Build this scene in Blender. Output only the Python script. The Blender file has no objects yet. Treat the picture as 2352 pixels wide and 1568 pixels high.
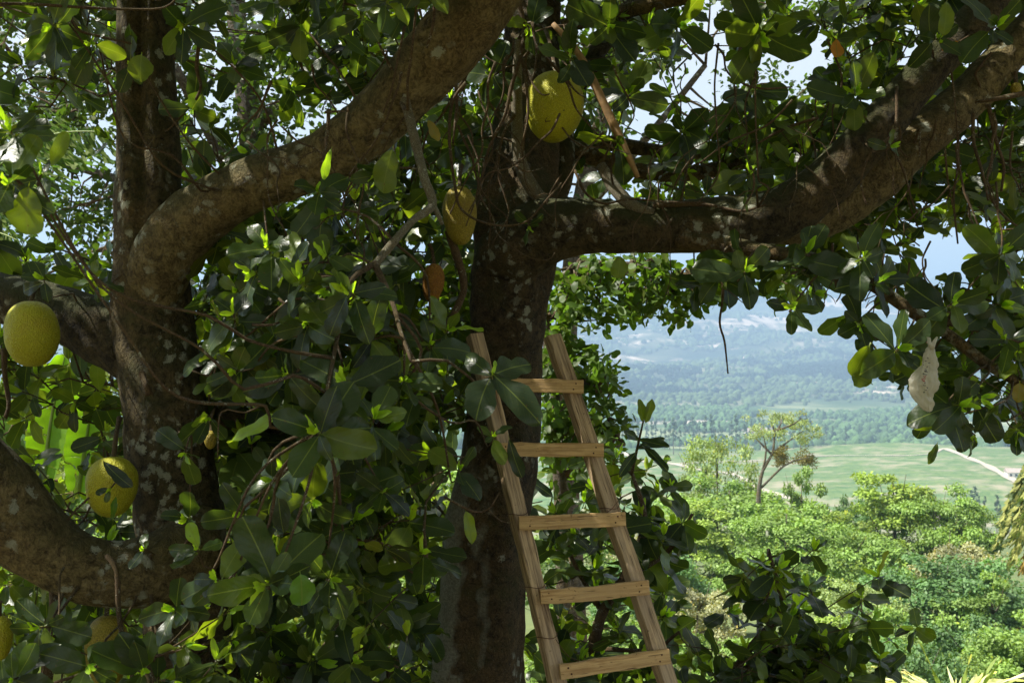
import bpy, math, random
import numpy as np
R = math.radians
S = bpy.context.scene
C = S.collection

# ------------------------------------------------------------------ camera, sky, sun, exposure
CAMH = 2.0
FPX = 2352 * 35 / 36.0
cam = bpy.data.cameras.new("camera"); cam.lens = 35; cam.sensor_width = 36
cam.clip_start = 0.05; cam.clip_end = 20000
cam.dof.use_dof = True; cam.dof.focus_distance = 4.6; cam.dof.aperture_fstop = 7.0
co = bpy.data.objects.new("camera", cam); C.objects.link(co)
co.location = (0, 0, CAMH); co.rotation_euler = (R(90), 0, 0); S.camera = co

SUN_DIR = np.array([-0.58, -0.02, 0.82]); SUN_DIR /= np.linalg.norm(SUN_DIR)
sun_el = math.asin(SUN_DIR[2]); sun_az = math.atan2(SUN_DIR[0], SUN_DIR[1])
world = bpy.data.worlds.new("World"); S.world = world; world.use_nodes = True
wt = world.node_tree; wt.nodes.clear()
def wn(t): return wt.nodes.new(t)
sky = wn('ShaderNodeTexSky'); sky.sky_type = 'NISHITA'; sky.sun_disc = False
sky.sun_elevation = sun_el; sky.sun_rotation = sun_az; sky.dust_density = 2.0
bg1 = wn('ShaderNodeBackground'); bg1.inputs[1].default_value = 0.10
wt.links.new(sky.outputs[0], bg1.inputs[0])
bg2 = wn('ShaderNodeBackground'); bg2.inputs[0].default_value = (1.0, 0.955, 0.91, 1); bg2.inputs[1].default_value = 0.37
tc = wn('ShaderNodeTexCoord'); nz = wn('ShaderNodeTexNoise'); nz.inputs['Scale'].default_value = 2.2
nz.inputs['Detail'].default_value = 6
wt.links.new(tc.outputs['Generated'], nz.inputs['Vector'])
cr = wn('ShaderNodeValToRGB'); cr.color_ramp.elements[0].position = 0.36; cr.color_ramp.elements[1].position = 0.52
cr.color_ramp.elements[0].color = (0.95, 0.95, 0.95, 1)
wt.links.new(nz.outputs[0], cr.inputs[0])
mx = wn('ShaderNodeMixShader'); wo = wn('ShaderNodeOutputWorld')
wt.links.new(cr.outputs[0], mx.inputs[0]); wt.links.new(bg1.outputs[0], mx.inputs[1]); wt.links.new(bg2.outputs[0], mx.inputs[2])
wt.links.new(mx.outputs[0], wo.inputs[0])

sl = bpy.data.lights.new("sun", 'SUN'); sl.energy = 4.6; sl.angle = R(0.53); sl.color = (1.0, 0.95, 0.85)
so = bpy.data.objects.new("sun", sl); C.objects.link(so)
from mathutils import Vector
so.rotation_euler = Vector(SUN_DIR).to_track_quat('Z', 'Y').to_euler()
so.location = (-4, -1, 12)

S.view_settings.view_transform = 'Standard'; S.view_settings.look = 'None'
S.view_settings.exposure = 1.5; S.view_settings.gamma = 1.0
cy = S.cycles
cy.max_bounces = 7; cy.diffuse_bounces = 4; cy.glossy_bounces = 2; cy.transmission_bounces = 4
cy.volume_bounces = 0; cy.transparent_max_bounces = 4
cy.caustics_reflective = False; cy.caustics_refractive = False
cy.use_denoising = True
cy.sample_clamp_indirect = 4.0

# ------------------------------------------------------------------ helpers
rng = np.random.default_rng(7)
def P(x, y, d):
    """photo position (2352 wide) at a distance d -> world point"""
    return np.array([(x - 1176) / FPX * d, d, CAMH - (y - 784) / FPX * d])
def proj(p):
    p = np.asarray(p, float)
    return 1176 + p[..., 0] / p[..., 1] * FPX, 784 - (p[..., 2] - CAMH) / p[..., 1] * FPX
def px(w, d): return w / FPX * d
def unit(v):
    v = np.asarray(v, float)
    return v / (np.linalg.norm(v, axis=-1, keepdims=True) + 1e-12)

def tag(o, label=None, cat=None, group=None, kind=None):
    if label: o['label'] = label
    if cat: o['category'] = cat
    if group: o['group'] = group
    if kind: o['kind'] = kind
    return o
def empty(name, loc=(0, 0, 0), label=None, cat=None, group=None):
    o = bpy.data.objects.new(name, None); C.objects.link(o); o.location = Vector([float(a) for a in loc])
    o.empty_display_size = 0.1
    return tag(o, label, cat, group)
def mesh(name, V, Fs, mat, parent=None, attrs=None, smooth=True):
    """V (n,3); Fs list of int arrays (m,3)/(m,4); attrs dict name->(kind, array per vertex). V in world space."""
    V = np.asarray(V, float)
    if parent is not None:
        pl = parent; off = np.zeros(3)
        while pl is not None: off += np.array(pl.location); pl = pl.parent
        V = V - off
    me = bpy.data.meshes.new(name)
    me.vertices.add(len(V)); me.vertices.foreach_set('co', V.astype(np.float32).ravel())
    Fs = [np.asarray(f, np.int32) for f in Fs if len(f)]
    nl = sum(f.size for f in Fs); nf = sum(len(f) for f in Fs)
    me.loops.add(nl); me.polygons.add(nf)
    me.loops.foreach_set('vertex_index', np.concatenate([f.ravel() for f in Fs]))
    tot = np.concatenate([np.full(len(f), f.shape[1], np.int32) for f in Fs])
    st = np.concatenate([[0], np.cumsum(tot)[:-1]]).astype(np.int32)
    me.polygons.foreach_set('loop_start', st)
    try: me.polygons.foreach_set('loop_total', tot)
    except Exception: pass
    me.update(calc_edges=True)
    me.polygons.foreach_set('use_smooth', np.full(nf, smooth, bool))
    for k, (t, a) in (attrs or {}).items():
        at = me.attributes.new(k, t, 'POINT')
        a = np.asarray(a, np.float32)
        if t == 'FLOAT_COLOR':
            if a.shape[1] == 3: a = np.concatenate([a, np.ones((len(a), 1), np.float32)], 1)
            at.data.foreach_set('color', a.ravel())
        elif t == 'FLOAT_VECTOR': at.data.foreach_set('vector', a.ravel())
        else: at.data.foreach_set('value', a.ravel())
    me.materials.append(mat)
    me.validate()
    o = bpy.data.objects.new(name, me); C.objects.link(o)
    if parent is not None: o.parent = parent
    return o
class Bag:
    """collects pieces of one mesh"""
    def __init__(s): s.V = []; s.F3 = []; s.F4 = []; s.n = 0; s.A = {}
    def add(s, V, F3=None, F4=None, **at):
        s.V.append(V)
        if F3 is not None and len(F3): s.F3.append(np.asarray(F3) + s.n)
        if F4 is not None and len(F4): s.F4.append(np.asarray(F4) + s.n)
        for k, a in at.items(): s.A.setdefault(k, []).append(a)
        s.n += len(V)
    def build(s, name, mat, parent=None, smooth=True):
        if not s.n: return None
        Fs = []
        if s.F3: Fs.append(np.concatenate(s.F3))
        if s.F4: Fs.append(np.concatenate(s.F4))
        ty = {'luv': 'FLOAT_VECTOR', 'tone': 'FLOAT_COLOR'}
        return mesh(name, np.concatenate(s.V), Fs, mat, parent,
                    {k: (ty[k], np.concatenate(a)) for k, a in s.A.items()}, smooth)
_nd = rng.normal(size=(24, 3)); _nd = unit(_nd); _np = rng.uniform(0, 6.28, 24)
def vnoise(p, sc=1.0, octs=3):
    p = np.asarray(p, float) * sc; out = np.zeros(p.shape[:-1]); amp = 1; k = 0
    for o in range(octs):
        a = np.zeros(p.shape[:-1])
        for j in range(6):
            a += np.sin(p @ _nd[(k + j) % 24] * 2.4 * (1 + .17 * j) + _np[(k + j) % 24] + 1.3 * np.sin(p @ _nd[(k + j + 7) % 24] * 1.7 + _np[(k + j + 3) % 24]))
        out += amp * a / 4; amp *= .5; p = p * 2.03; k += 6
    return out
def spline(pts, step):
    pts = np.asarray(pts, float); n = len(pts)
    ext = np.vstack([2 * pts[0] - pts[1], pts, 2 * pts[-1] - pts[-2]]); out = []
    for i in range(n - 1):
        a, b, c, d = ext[i:i + 4]
        m = max(2, int(np.linalg.norm(c[:3] - b[:3]) / step))
        t = np.linspace(0, 1, m, endpoint=False)[:, None]
        out.append(.5 * ((2 * b) + (-a + c) * t + (2 * a - 5 * b + 4 * c - d) * t ** 2 + (-a + 3 * b - 3 * c + d) * t ** 3))
    out.append(pts[-1:]); return np.vstack(out)
def tube(bag, pts, rad, sides=6, step=0.1, rough=0.0, nsc=6.0, groove=None):
    """pts (n,3), rad (n,) -> tube with closed ends"""
    q = spline(np.column_stack([pts, np.broadcast_to(rad, len(pts))]), step)
    c, r = q[:, :3], np.maximum(q[:, 3], 1e-4)
    t = unit(np.gradient(c, axis=0)); m = len(c)
    up = np.array([0.0, 0, 1]) if abs(t[0][2]) < .9 else np.array([1.0, 0, 0])
    x = unit(np.cross(t[0], up)); X = []
    for i in range(m):
        x = unit(x - t[i] * (x @ t[i])); X.append(x)
    X = np.array(X); Y = np.cross(t, X)
    a = np.linspace(0, 2 * math.pi, sides, endpoint=False)
    dirs = X[:, None] * np.cos(a)[None, :, None] + Y[:, None] * np.sin(a)[None, :, None]
    Rr = np.repeat(r[:, None], sides, 1)
    if rough:
        base = c[:, None] + dirs * Rr[..., None]
        Rr = Rr * (1 + rough * vnoise(base, nsc, 4) + rough * .8 * vnoise(base * [1, 1, .35], nsc * .35, 2))
    if groove is not None: Rr = Rr * groove(c, dirs)
    V = (c[:, None] + dirs * Rr[..., None]).reshape(-1, 3)
    i = np.arange(m - 1)[:, None] * sides; j = np.arange(sides)[None]; k = (j + 1) % sides
    F4 = np.stack([i + j, i + k, i + sides + k, i + sides + j], -1).reshape(-1, 4)
    n0 = len(V); V = np.vstack([V, c[0], c[-1]]); j = np.arange(sides); k = (j + 1) % sides
    F3 = np.vstack([np.stack([k, j, np.full(sides, n0)], -1),
                    np.stack([(m - 1) * sides + j, (m - 1) * sides + k, np.full(sides, n0 + 1)], -1)])
    bag.add(V, F3, F4); return c
def box(bag, c, ax, half, jitter=0.0, sub=1):
    """box centre c, axes ax (3x3 rows), half sizes"""
    ax = np.asarray(ax); n = sub
    V = []; F = []
    g = np.linspace(-1, 1, n + 1); h = np.array(half)
    idx = {}
    def vid(a, b, z):
        key = (round(a, 5), round(b, 5), round(z, 5))
        if key not in idx: idx[key] = len(V); V.append([a, b, z])
        return idx[key]
    for s in (-1, 1):
        for i in range(n):
            l, u = g[i], g[i + 1]
            F.append([vid(l, -1, s), vid(u, -1, s), vid(u, 1, s), vid(l, 1, s)][::s])
            F.append([vid(l, s, -1), vid(u, s, -1), vid(u, s, 1), vid(l, s, 1)][::-s])
        F.append([vid(s, -1, -1), vid(s, 1, -1), vid(s, 1, 1), vid(s, -1, 1)][::s])
    V = np.array(V) * h
    if jitter: V = V + rng.normal(0, jitter, V.shape)
    bag.add(c + V @ ax, None, np.array(F))

# ------------------------------------------------------------------ materials
def newmat(name):
    m = bpy.data.materials.new(name); m.use_nodes = True; m.node_tree.nodes.clear(); return m
class NT:
    def __init__(s, m): s.t = m.node_tree
    def n(s, ty, ins=None, **kw):
        nd = s.t.nodes.new(ty)
        for k, v in kw.items(): setattr(nd, k, v)
        for k, v in (ins or {}).items():
            if isinstance(v, bpy.types.NodeSocket): s.t.links.new(v, nd.inputs[k])
            else: nd.inputs[k].default_value = v
        return nd
    def math(s, op, a, b=0.0, c=0.0): return s.n('ShaderNodeMath', {0: a, 1: b, 2: c}, operation=op).outputs[0]
    def mix(s, f, a, b, mode='MIX'):
        nd = s.n('ShaderNodeMix', data_type='RGBA', blend_type=mode)
        for k, v in ((0, f), (6, a), (7, b)):
            if isinstance(v, bpy.types.NodeSocket): s.t.links.new(v, nd.inputs[k])
            else: nd.inputs[k].default_value = v if k == 0 else (*v, 1)
        return nd.outputs[2]
    def ramp(s, f, stops):
        nd = s.n('ShaderNodeValToRGB', {0: f}); e = nd.color_ramp.elements
        while len(e) < len(stops): e.new(.5)
        for i, (p, c) in enumerate(stops): e[i].position = p; e[i].color = (*c, 1) if isinstance(c, tuple) else (c, c, c, 1)
        return nd.outputs[0]
    def noise(s, vec, sc, det=4, rough=.55, out=0):
        return s.n('ShaderNodeTexNoise', {'Vector': vec, 'Scale': sc, 'Detail': det, 'Roughness': rough}).outputs[out]
    def maprange(s, v, a, b, c=0., d=1.):
        return s.n('ShaderNodeMapRange', {0: v, 1: a, 2: b, 3: c, 4: d}).outputs[0]
    def out(s, sh): s.n('ShaderNodeOutputMaterial', {0: sh})

def leaf_material(name, veins=True, rough=.36, trans=.42, ts=(3.1, 3.0, .7), spec=.5, holes=False, under=(1.9, 1.45, .9)):
    m = newmat(name); t = NT(m)
    tone = t.n('ShaderNodeAttribute', attribute_name='tone').outputs['Color']
    luv = t.n('ShaderNodeAttribute', attribute_name='luv').outputs['Vector']
    sp = t.n('ShaderNodeSeparateXYZ', {0: luv}); u, v, r = sp.outputs
    geo = t.n('ShaderNodeNewGeometry'); pos = geo.outputs['Position']
    au = t.math('ABSOLUTE', u)
    col = tone
    blotch = t.noise(pos, 26, 3)
    col = t.mix(t.maprange(blotch, .35, .7), col, t.mix(1.0, col, (1.25, 1.15, .9), 'MULTIPLY'))
    h = None
    if veins:
        rib = t.maprange(au, .015, .05, 1, 0)
        ph = t.math('ADD', t.math('MULTIPLY', v, 44.0), t.math('MULTIPLY', au, -17.0))
        sv = t.maprange(t.math('SINE', ph), .93, 1.0, 0, .16)
        veinf = t.math('MAXIMUM', rib, t.math('MULTIPLY', sv, t.maprange(au, 0.0, 1.0, 1.0, .35)))
        col = t.mix(t.math('MULTIPLY', veinf, .75), col, (0.15, 0.19, 0.045))
        # brown specks and edge wear
        sp2 = t.noise(pos, 120, 2)
        col = t.mix(t.maprange(sp2, .69, .74, 0, .8), col, (0.10, 0.06, 0.02))
        bmp = t.n('ShaderNodeBump', {'Strength': .45, 'Distance': .003, 'Height': t.math('ADD', t.math('MULTIPLY', t.math('SINE', ph), .10), t.math('MULTIPLY', t.noise(pos, 60, 2), .8))})
        h = bmp.outputs[0]
    back = geo.outputs['Backfacing']
    colb = t.mix(1.0, col, under, 'MULTIPLY')
    colf = t.mix(back, col, colb)
    pr = t.n('ShaderNodeBsdfPrincipled', {'Base Color': colf, 'Roughness': t.math('ADD', t.math('MULTIPLY', back, .22), t.math('ADD', rough, t.math('MULTIPLY', blotch, .12))), 'Specular IOR Level': spec})
    if h is not None: t.t.links.new(h, pr.inputs['Normal'])
    tr = t.n('ShaderNodeBsdfTranslucent', {0: t.mix(1.0, col, ts, 'MULTIPLY')})
    ms = t.n('ShaderNodeMixShader', {0: trans, 1: pr.outputs[0], 2: tr.outputs[0]})
    t.out(ms.outputs[0]); return m

def bark_material(name, dark=(0.034, 0.026, 0.013), light=(0.24, 0.165, 0.072), lichen=(0.50, 0.52, 0.40), lich=.60, moss=(0.048, 0.055, 0.016), mossamt=.6, sc=1.0, speckle=0.0, lit_side_lich=False):
    m = newmat(name); t = NT(m)
    geo = t.n('ShaderNodeNewGeometry'); pos = geo.outputs['Position']
    warp = t.n('ShaderNodeVectorMath', {0: pos, 1: t.n('ShaderNodeVectorMath', {0: t.noise(pos, 7 * sc, 4, out=1), 3: .10}, operation='SCALE').outputs[0]}, operation='ADD').outputs[0]
    big = t.noise(warp, 2.2 * sc, 5, .6); fine = t.noise(warp, 22 * sc, 7, .72); grain = t.noise(warp, 90 * sc, 4, .7)
    col = t.mix(t.maprange(t.math('ADD', t.math('MULTIPLY', fine, .7), t.math('MULTIPLY', grain, .3)), .40, .60), dark, light)
    col = t.mix(t.maprange(big, .48, .64, 0, .6), col, t.mix(t.maprange(grain, .35, .65), (0.075, 0.050, 0.020), (0.26, 0.18, 0.075)))
    nz = t.n('ShaderNodeSeparateXYZ', {0: geo.outputs['Normal']}).outputs[2]
    mf = t.math('MULTIPLY', t.maprange(t.math('ADD', t.math('MULTIPLY', nz, .32), t.noise(warp, 4.5 * sc, 6, .7)), .50, .68), mossamt)
    col = t.mix(mf, col, moss)
    # lichen plaques
    vo = t.n('ShaderNodeTexVoronoi', {'Vector': warp, 'Scale': 9.0 * sc, 'Randomness': 1.0})
    rad = t.math('ADD', vo.outputs['Distance'], t.math('MULTIPLY', t.noise(pos, 30 * sc, 7, .85), .9))
    pick = t.maprange(t.n('ShaderNodeSeparateXYZ', {0: vo.outputs['Color']}).outputs[0], lich, lich + .02)
    l1 = t.math('MULTIPLY', t.maprange(rad, .62, .66, 1, 0), pick)
    vo2 = t.n('ShaderNodeTexVoronoi', {'Vector': warp, 'Scale': (30.0 if sc > 1 else 16.0) * sc, 'Randomness': 1.0})
    zone = t.maprange(t.noise(pos, 2.1 * sc, 5, .65), .54, .60)
    l2 = t.math('MULTIPLY', t.maprange(t.math('ADD', vo2.outputs['Distance'], t.math('MULTIPLY', t.noise(pos, 30 * sc, 8, .85), 1.5)), 1.05, 1.12, 1, 0), zone)
    lf = t.math('MAXIMUM', l1, l2)
    if speckle:
        l3 = t.maprange(t.noise(pos, 150 * sc, 3, .8), .60 - .1 * speckle, .66 - .1 * speckle); lf = t.math('MAXIMUM', lf, l3)
    if lit_side_lich:  # low left flank lichen, strengthened to paint sun dapple into the bark colour
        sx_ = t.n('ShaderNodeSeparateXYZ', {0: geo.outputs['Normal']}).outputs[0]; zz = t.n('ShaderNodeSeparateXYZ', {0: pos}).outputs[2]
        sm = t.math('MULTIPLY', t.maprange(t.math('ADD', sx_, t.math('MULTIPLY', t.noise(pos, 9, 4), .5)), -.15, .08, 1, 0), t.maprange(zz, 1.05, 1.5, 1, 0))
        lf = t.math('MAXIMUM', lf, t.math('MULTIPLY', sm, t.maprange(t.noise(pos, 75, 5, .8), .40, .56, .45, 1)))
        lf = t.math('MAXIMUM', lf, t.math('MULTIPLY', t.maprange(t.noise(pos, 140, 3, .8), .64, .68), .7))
    lcol = t.mix(grain, lichen, tuple(a * .55 for a in lichen))
    col = t.mix(t.math('MULTIPLY', lf, .85), col, lcol)
    crk = t.n('ShaderNodeTexVoronoi', {'Vector': t.n('ShaderNodeVectorMath', {0: warp, 1: (1, 1, .45)}, operation='MULTIPLY').outputs[0], 'Scale': 38.0 * sc}, feature='DISTANCE_TO_EDGE').outputs[0]
    crk = t.maprange(crk, 0, .09)
    col = t.mix(t.math('MULTIPLY', t.maprange(crk, 0, 1, .22, 0), t.maprange(lf, 0, 1, 1, .2)), col, tuple(a * .5 for a in dark))
    hgt = t.math('ADD', t.math('MULTIPLY', crk, .14), t.math('ADD', t.math('MULTIPLY', fine, 1.0), t.math('MULTIPLY', grain, .5)))
    b = t.n('ShaderNodeBump', {'Strength': 1.0, 'Distance': .035 / sc, 'Height': hgt})
    pr = t.n('ShaderNodeBsdfPrincipled', {'Base Color': col, 'Roughness': .88, 'Specular IOR Level': .25, 'Normal': b.outputs[0]})
    t.out(pr.outputs[0]); return m

def simple_material(name, col, rough=.8, var=.25, sc=8, bump=.3, bd=.01, spec=.3, col2=None):
    m = newmat(name); t = NT(m)
    pos = t.n('ShaderNodeNewGeometry').outputs['Position']
    f = t.noise(pos, sc, 5, .6)
    c = t.mix(t.maprange(f, .3, .7), tuple(a * (1 - var) for a in col), col2 or tuple(min(1, a * (1 + var)) for a in col))
    b = t.n('ShaderNodeBump', {'Strength': bump, 'Distance': bd, 'Height': f})
    t.out(t.n('ShaderNodeBsdfPrincipled', {'Base Color': c, 'Roughness': rough, 'Specular IOR Level': spec, 'Normal': b.outputs[0]}).outputs[0]); return m

M = {}
M['leaf'] = leaf_material('jackfruit_leaf', rough=.30)
M['small'] = leaf_material('small_leaf', veins=False, rough=.45, trans=.45, spec=.4, ts=(1.9, 2.1, .7))
M['wood_leaf'] = leaf_material('woodland_leaf', veins=False, rough=.5, trans=.22, spec=.4, ts=(1.6, 1.8, .6))
M['bark'] = bark_material('jackfruit_bark')
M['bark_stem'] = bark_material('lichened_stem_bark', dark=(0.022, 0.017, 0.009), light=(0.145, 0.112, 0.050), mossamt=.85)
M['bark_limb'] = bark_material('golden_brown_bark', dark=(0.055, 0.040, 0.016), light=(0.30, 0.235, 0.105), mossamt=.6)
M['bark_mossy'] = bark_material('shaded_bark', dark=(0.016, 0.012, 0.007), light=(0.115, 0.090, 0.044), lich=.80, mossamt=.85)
M['bark_trunk'] = bark_material('mossy_trunk_bark', dark=(0.016, 0.012, 0.007), light=(0.13, 0.092, 0.044), lich=.82, mossamt=.7, lit_side_lich=True)
M['twig'] = bark_material('twig_bark', dark=(0.05, 0.032, 0.018), light=(0.19, 0.125, 0.07), lich=.75, sc=4.0, mossamt=.3)
M['twig_lichen'] = bark_material('lichen_twig_bark', dark=(0.07, 0.055, 0.035), light=(0.26, 0.21, 0.13), lich=.2, sc=5.0, mossamt=.3, speckle=.6)
M['grey_bark'] = bark_material('grey_bark', dark=(0.05, 0.042, 0.033), light=(0.20, 0.17, 0.13), lich=.7, mossamt=.2)
M['pole'] = simple_material('peeled_wood', (0.26, 0.16, 0.07), .7, .35, 30)

# ladder wood with grain along its own axis (generated from the 'luv' attribute)
def wood_material(name, a, b, grey):
    m = newmat(name); t = NT(m)
    luv = t.n('ShaderNodeAttribute', attribute_name='luv').outputs['Vector']
    mp = t.n('ShaderNodeMapping', {'Vector': luv, 'Scale': (90, 90, 4)}).outputs[0]
    g = t.noise(mp, 1.0, 6, .65); mp2 = t.n('ShaderNodeMapping', {'Vector': luv, 'Scale': (9, 9, 3)}).outputs[0]; g2 = t.noise(mp2, 1.0, 4)
    c = t.mix(t.maprange(g, .36, .62), a, b)
    c = t.mix(t.maprange(g2, .42, .68, 0, .75), c, grey)
    mp3 = t.n('ShaderNodeMapping', {'Vector': luv, 'Scale': (150, 150, 5)}).outputs[0]
    crack = t.maprange(t.noise(mp3, 1.0, 2), .66, .70)
    c = t.mix(t.math('MULTIPLY', crack, .75), c, (0.05, 0.032, 0.018))
    sp = t.noise(luv, 60, 3); c = t.mix(t.maprange(sp, .66, .72, 0, .6), c, (0.07, 0.045, 0.025))
    bp = t.n('ShaderNodeBump', {'Strength': .8, 'Distance': .004, 'Height': t.math('SUBTRACT', g, t.math('MULTIPLY', crack, 1.0))})
    t.out(t.n('ShaderNodeBsdfPrincipled', {'Base Color': c, 'Roughness': .8, 'Specular IOR Level': .25, 'Normal': bp.outputs[0]}).outputs[0]); return m
M['stile'] = wood_material('weathered_wood', (0.14, 0.09, 0.05), (0.56, 0.41, 0.23), (0.40, 0.31, 0.20))
M['rung'] = wood_material('sawn_wood', (0.34, 0.20, 0.08), (0.64, 0.44, 0.20), (0.50, 0.34, 0.16))
M['rust'] = simple_material('rusty_steel', (0.10, 0.045, 0.025), .7, .4, 60)

def fruit_material(name, c1, c2, brown):
    m = newmat(name); t = NT(m)
    oc = t.n('ShaderNodeTexCoord').outputs['Object']
    vo = t.n('ShaderNodeTexVoronoi', {'Vector': oc, 'Scale': 150.0}, feature='F1'); d = vo.outputs['Distance']
    cell = t.n('ShaderNodeSeparateXYZ', {0: vo.outputs['Color']}).outputs[0]
    c = t.mix(t.maprange(d, .1, .62), c1, c2)
    c = t.mix(t.maprange(cell, 0, 1, 0, .35), c, tuple(a * 1.15 for a in c1))
    bl = t.noise(oc, 9, 5, .6); c = t.mix(t.maprange(bl, .52, .72, 0, .7), c, brown)
    sp = t.noise(oc, 55, 3); c = t.mix(t.maprange(sp, .70, .74, 0, .8), c, (0.06, 0.035, 0.015))
    b = t.n('ShaderNodeBump', {'Strength': 1.0, 'Distance': .003, 'Height': t.maprange(d, 0, .6, 1, 0)})
    t.out(t.n('ShaderNodeBsdfPrincipled', {'Base Color': c, 'Roughness': .55, 'Specular IOR Level': .3, 'Subsurface Weight': .08, 'Subsurface Radius': (.02, .02, .004), 'Normal': b.outputs[0]}).outputs[0]); return m
M['fruit_g'] = fruit_material('green_yellow_rind', (0.42, 0.41, 0.022), (0.29, 0.285, 0.014), (0.30, 0.23, 0.02))
M['fruit_b'] = fruit_material('bright_rind', (0.46, 0.44, 0.018), (0.29, 0.29, 0.010), (0.38, 0.31, 0.02))
M['fruit_y'] = fruit_material('dull_yellow_rind', (0.36, 0.29, 0.035), (0.19, 0.15, 0.014), (0.22, 0.14, 0.03))
M['fruit_o'] = fruit_material('orange_brown_rind', (0.42, 0.21, 0.03), (0.20, 0.09, 0.015), (0.25, 0.10, 0.02))

# ------------------------------------------------------------------ leaves
def wprof(v, kind):
    v = np.clip(v, 0, 1)
    if kind == 'obovate': w = v ** .55 * np.clip(1 - v ** 4, 0, 1) ** .52 / .76
    elif kind == 'oval': w = np.sin(math.pi * v ** .92) ** .58
    else: w = np.sin(math.pi * v ** .8)
    return np.clip(w, 0, 1)
TEMPL = {
    'hi': (np.array([-.13, -.02, .03, .10, .22, .36, .5, .63, .76, .87, .95, .99, 1.0]), np.array([-1, -.55, 0, .55, 1.0])),
    'mid': (np.array([-.1, 0, .08, .24, .45, .66, .83, .94, .985, 1.0]), np.array([-1, 0, 1.0])),
    'lo': (np.array([0, .25, .6, .88, 1.0]), np.array([-1, 0, 1.0])),
}
def leaves(bag, base, d, n, L, Wd, tone, res='hi', kind='obovate', curl=None, fold=None):
    base = np.atleast_2d(base); N = len(base)
    if N == 0: return
    d = unit(np.broadcast_to(d, (N, 3))); n = np.broadcast_to(n, (N, 3)); n = unit(n - d * (n * d).sum(-1, keepdims=True)); s = np.cross(d, n)
    L = np.broadcast_to(L, N); Wd = np.broadcast_to(Wd, N)
    curl = rng.uniform(-.2, .65, N) if curl is None else np.broadcast_to(curl, N)
    fold = rng.uniform(0, .26, N) if fold is None else np.broadcast_to(fold, N)
    v, u = TEMPL[res]; w = wprof(v, kind); w = np.where(v < .01, .03, w); w[-1] = .10 if res != 'lo' else .05
    if res == 'lo': w[0] = .08
    ph = rng.uniform(0, 6.28, (N, 1, 1)); r = rng.random(N)
    vv = v[None, :, None]; uu = u[None, None, :]; ww = w[None, :, None]
    wob = 1 + .09 * np.sin(vv * 9 + ph * 3) * np.sign(uu) + .05 * np.sin(vv * 23 + ph)
    if kind == 'obovate':
        w2 = wprof(v, 'oval'); w2 = np.where(v < .01, .03, w2); q_ = rng.random((N, 1, 1)) ** 1.3
        ww = ww * (1 - q_) + w2[None, :, None] * q_
        bite = (rng.random((N, 1, 1)) < .22) * np.exp(-((vv - rng.uniform(.3, .95, (N, 1, 1))) / .06) ** 2) * (np.sign(uu) == np.where(rng.random((N, 1, 1)) < .5, 1, -1))
        wob = wob * (1 - .45 * bite)
    lat = uu * ww * Wd[:, None, None] * .5 * wob
    al = L[:, None, None] * (vv - .12 * np.abs(curl)[:, None, None] * vv ** 2) + 0 * uu
    side = rng.normal(0, .07, N)[:, None, None] * L[:, None, None] * vv ** 2
    up = -curl[:, None, None] * L[:, None, None] * vv ** 2 * .6 + fold[:, None, None] * np.abs(uu) ** 1.3 * ww * Wd[:, None, None] * .5 \
        + .045 * L[:, None, None] * np.sin(vv * 11 + ph + uu * 2) * np.abs(uu)
    V = base[:, None, None] + d[:, None, None] * al[..., None] + s[:, None, None] * (lat + side)[..., None] + n[:, None, None] * up[..., None]
    nv, nu = len(v), len(u)
    V = V.reshape(-1, 3)
    i = np.arange(nv - 1)[:, None] * nu; j = np.arange(nu - 1)[None]
    f = np.stack([i + j, i + j + 1, i + nu + j + 1, i + nu + j], -1).reshape(-1, 4)
    F = (f[None] + (np.arange(N) * nv * nu)[:, None, None]).reshape(-1, 4)
    luv = np.stack(np.broadcast_arrays(uu * ww, vv, r[:, None, None]), -1).reshape(-1, 3)
    tone = np.broadcast_to(np.asarray(tone, float), (N, 3))
    bag.add(V, None, F, luv=luv, tone=np.repeat(tone, nv * nu, 0))

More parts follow.
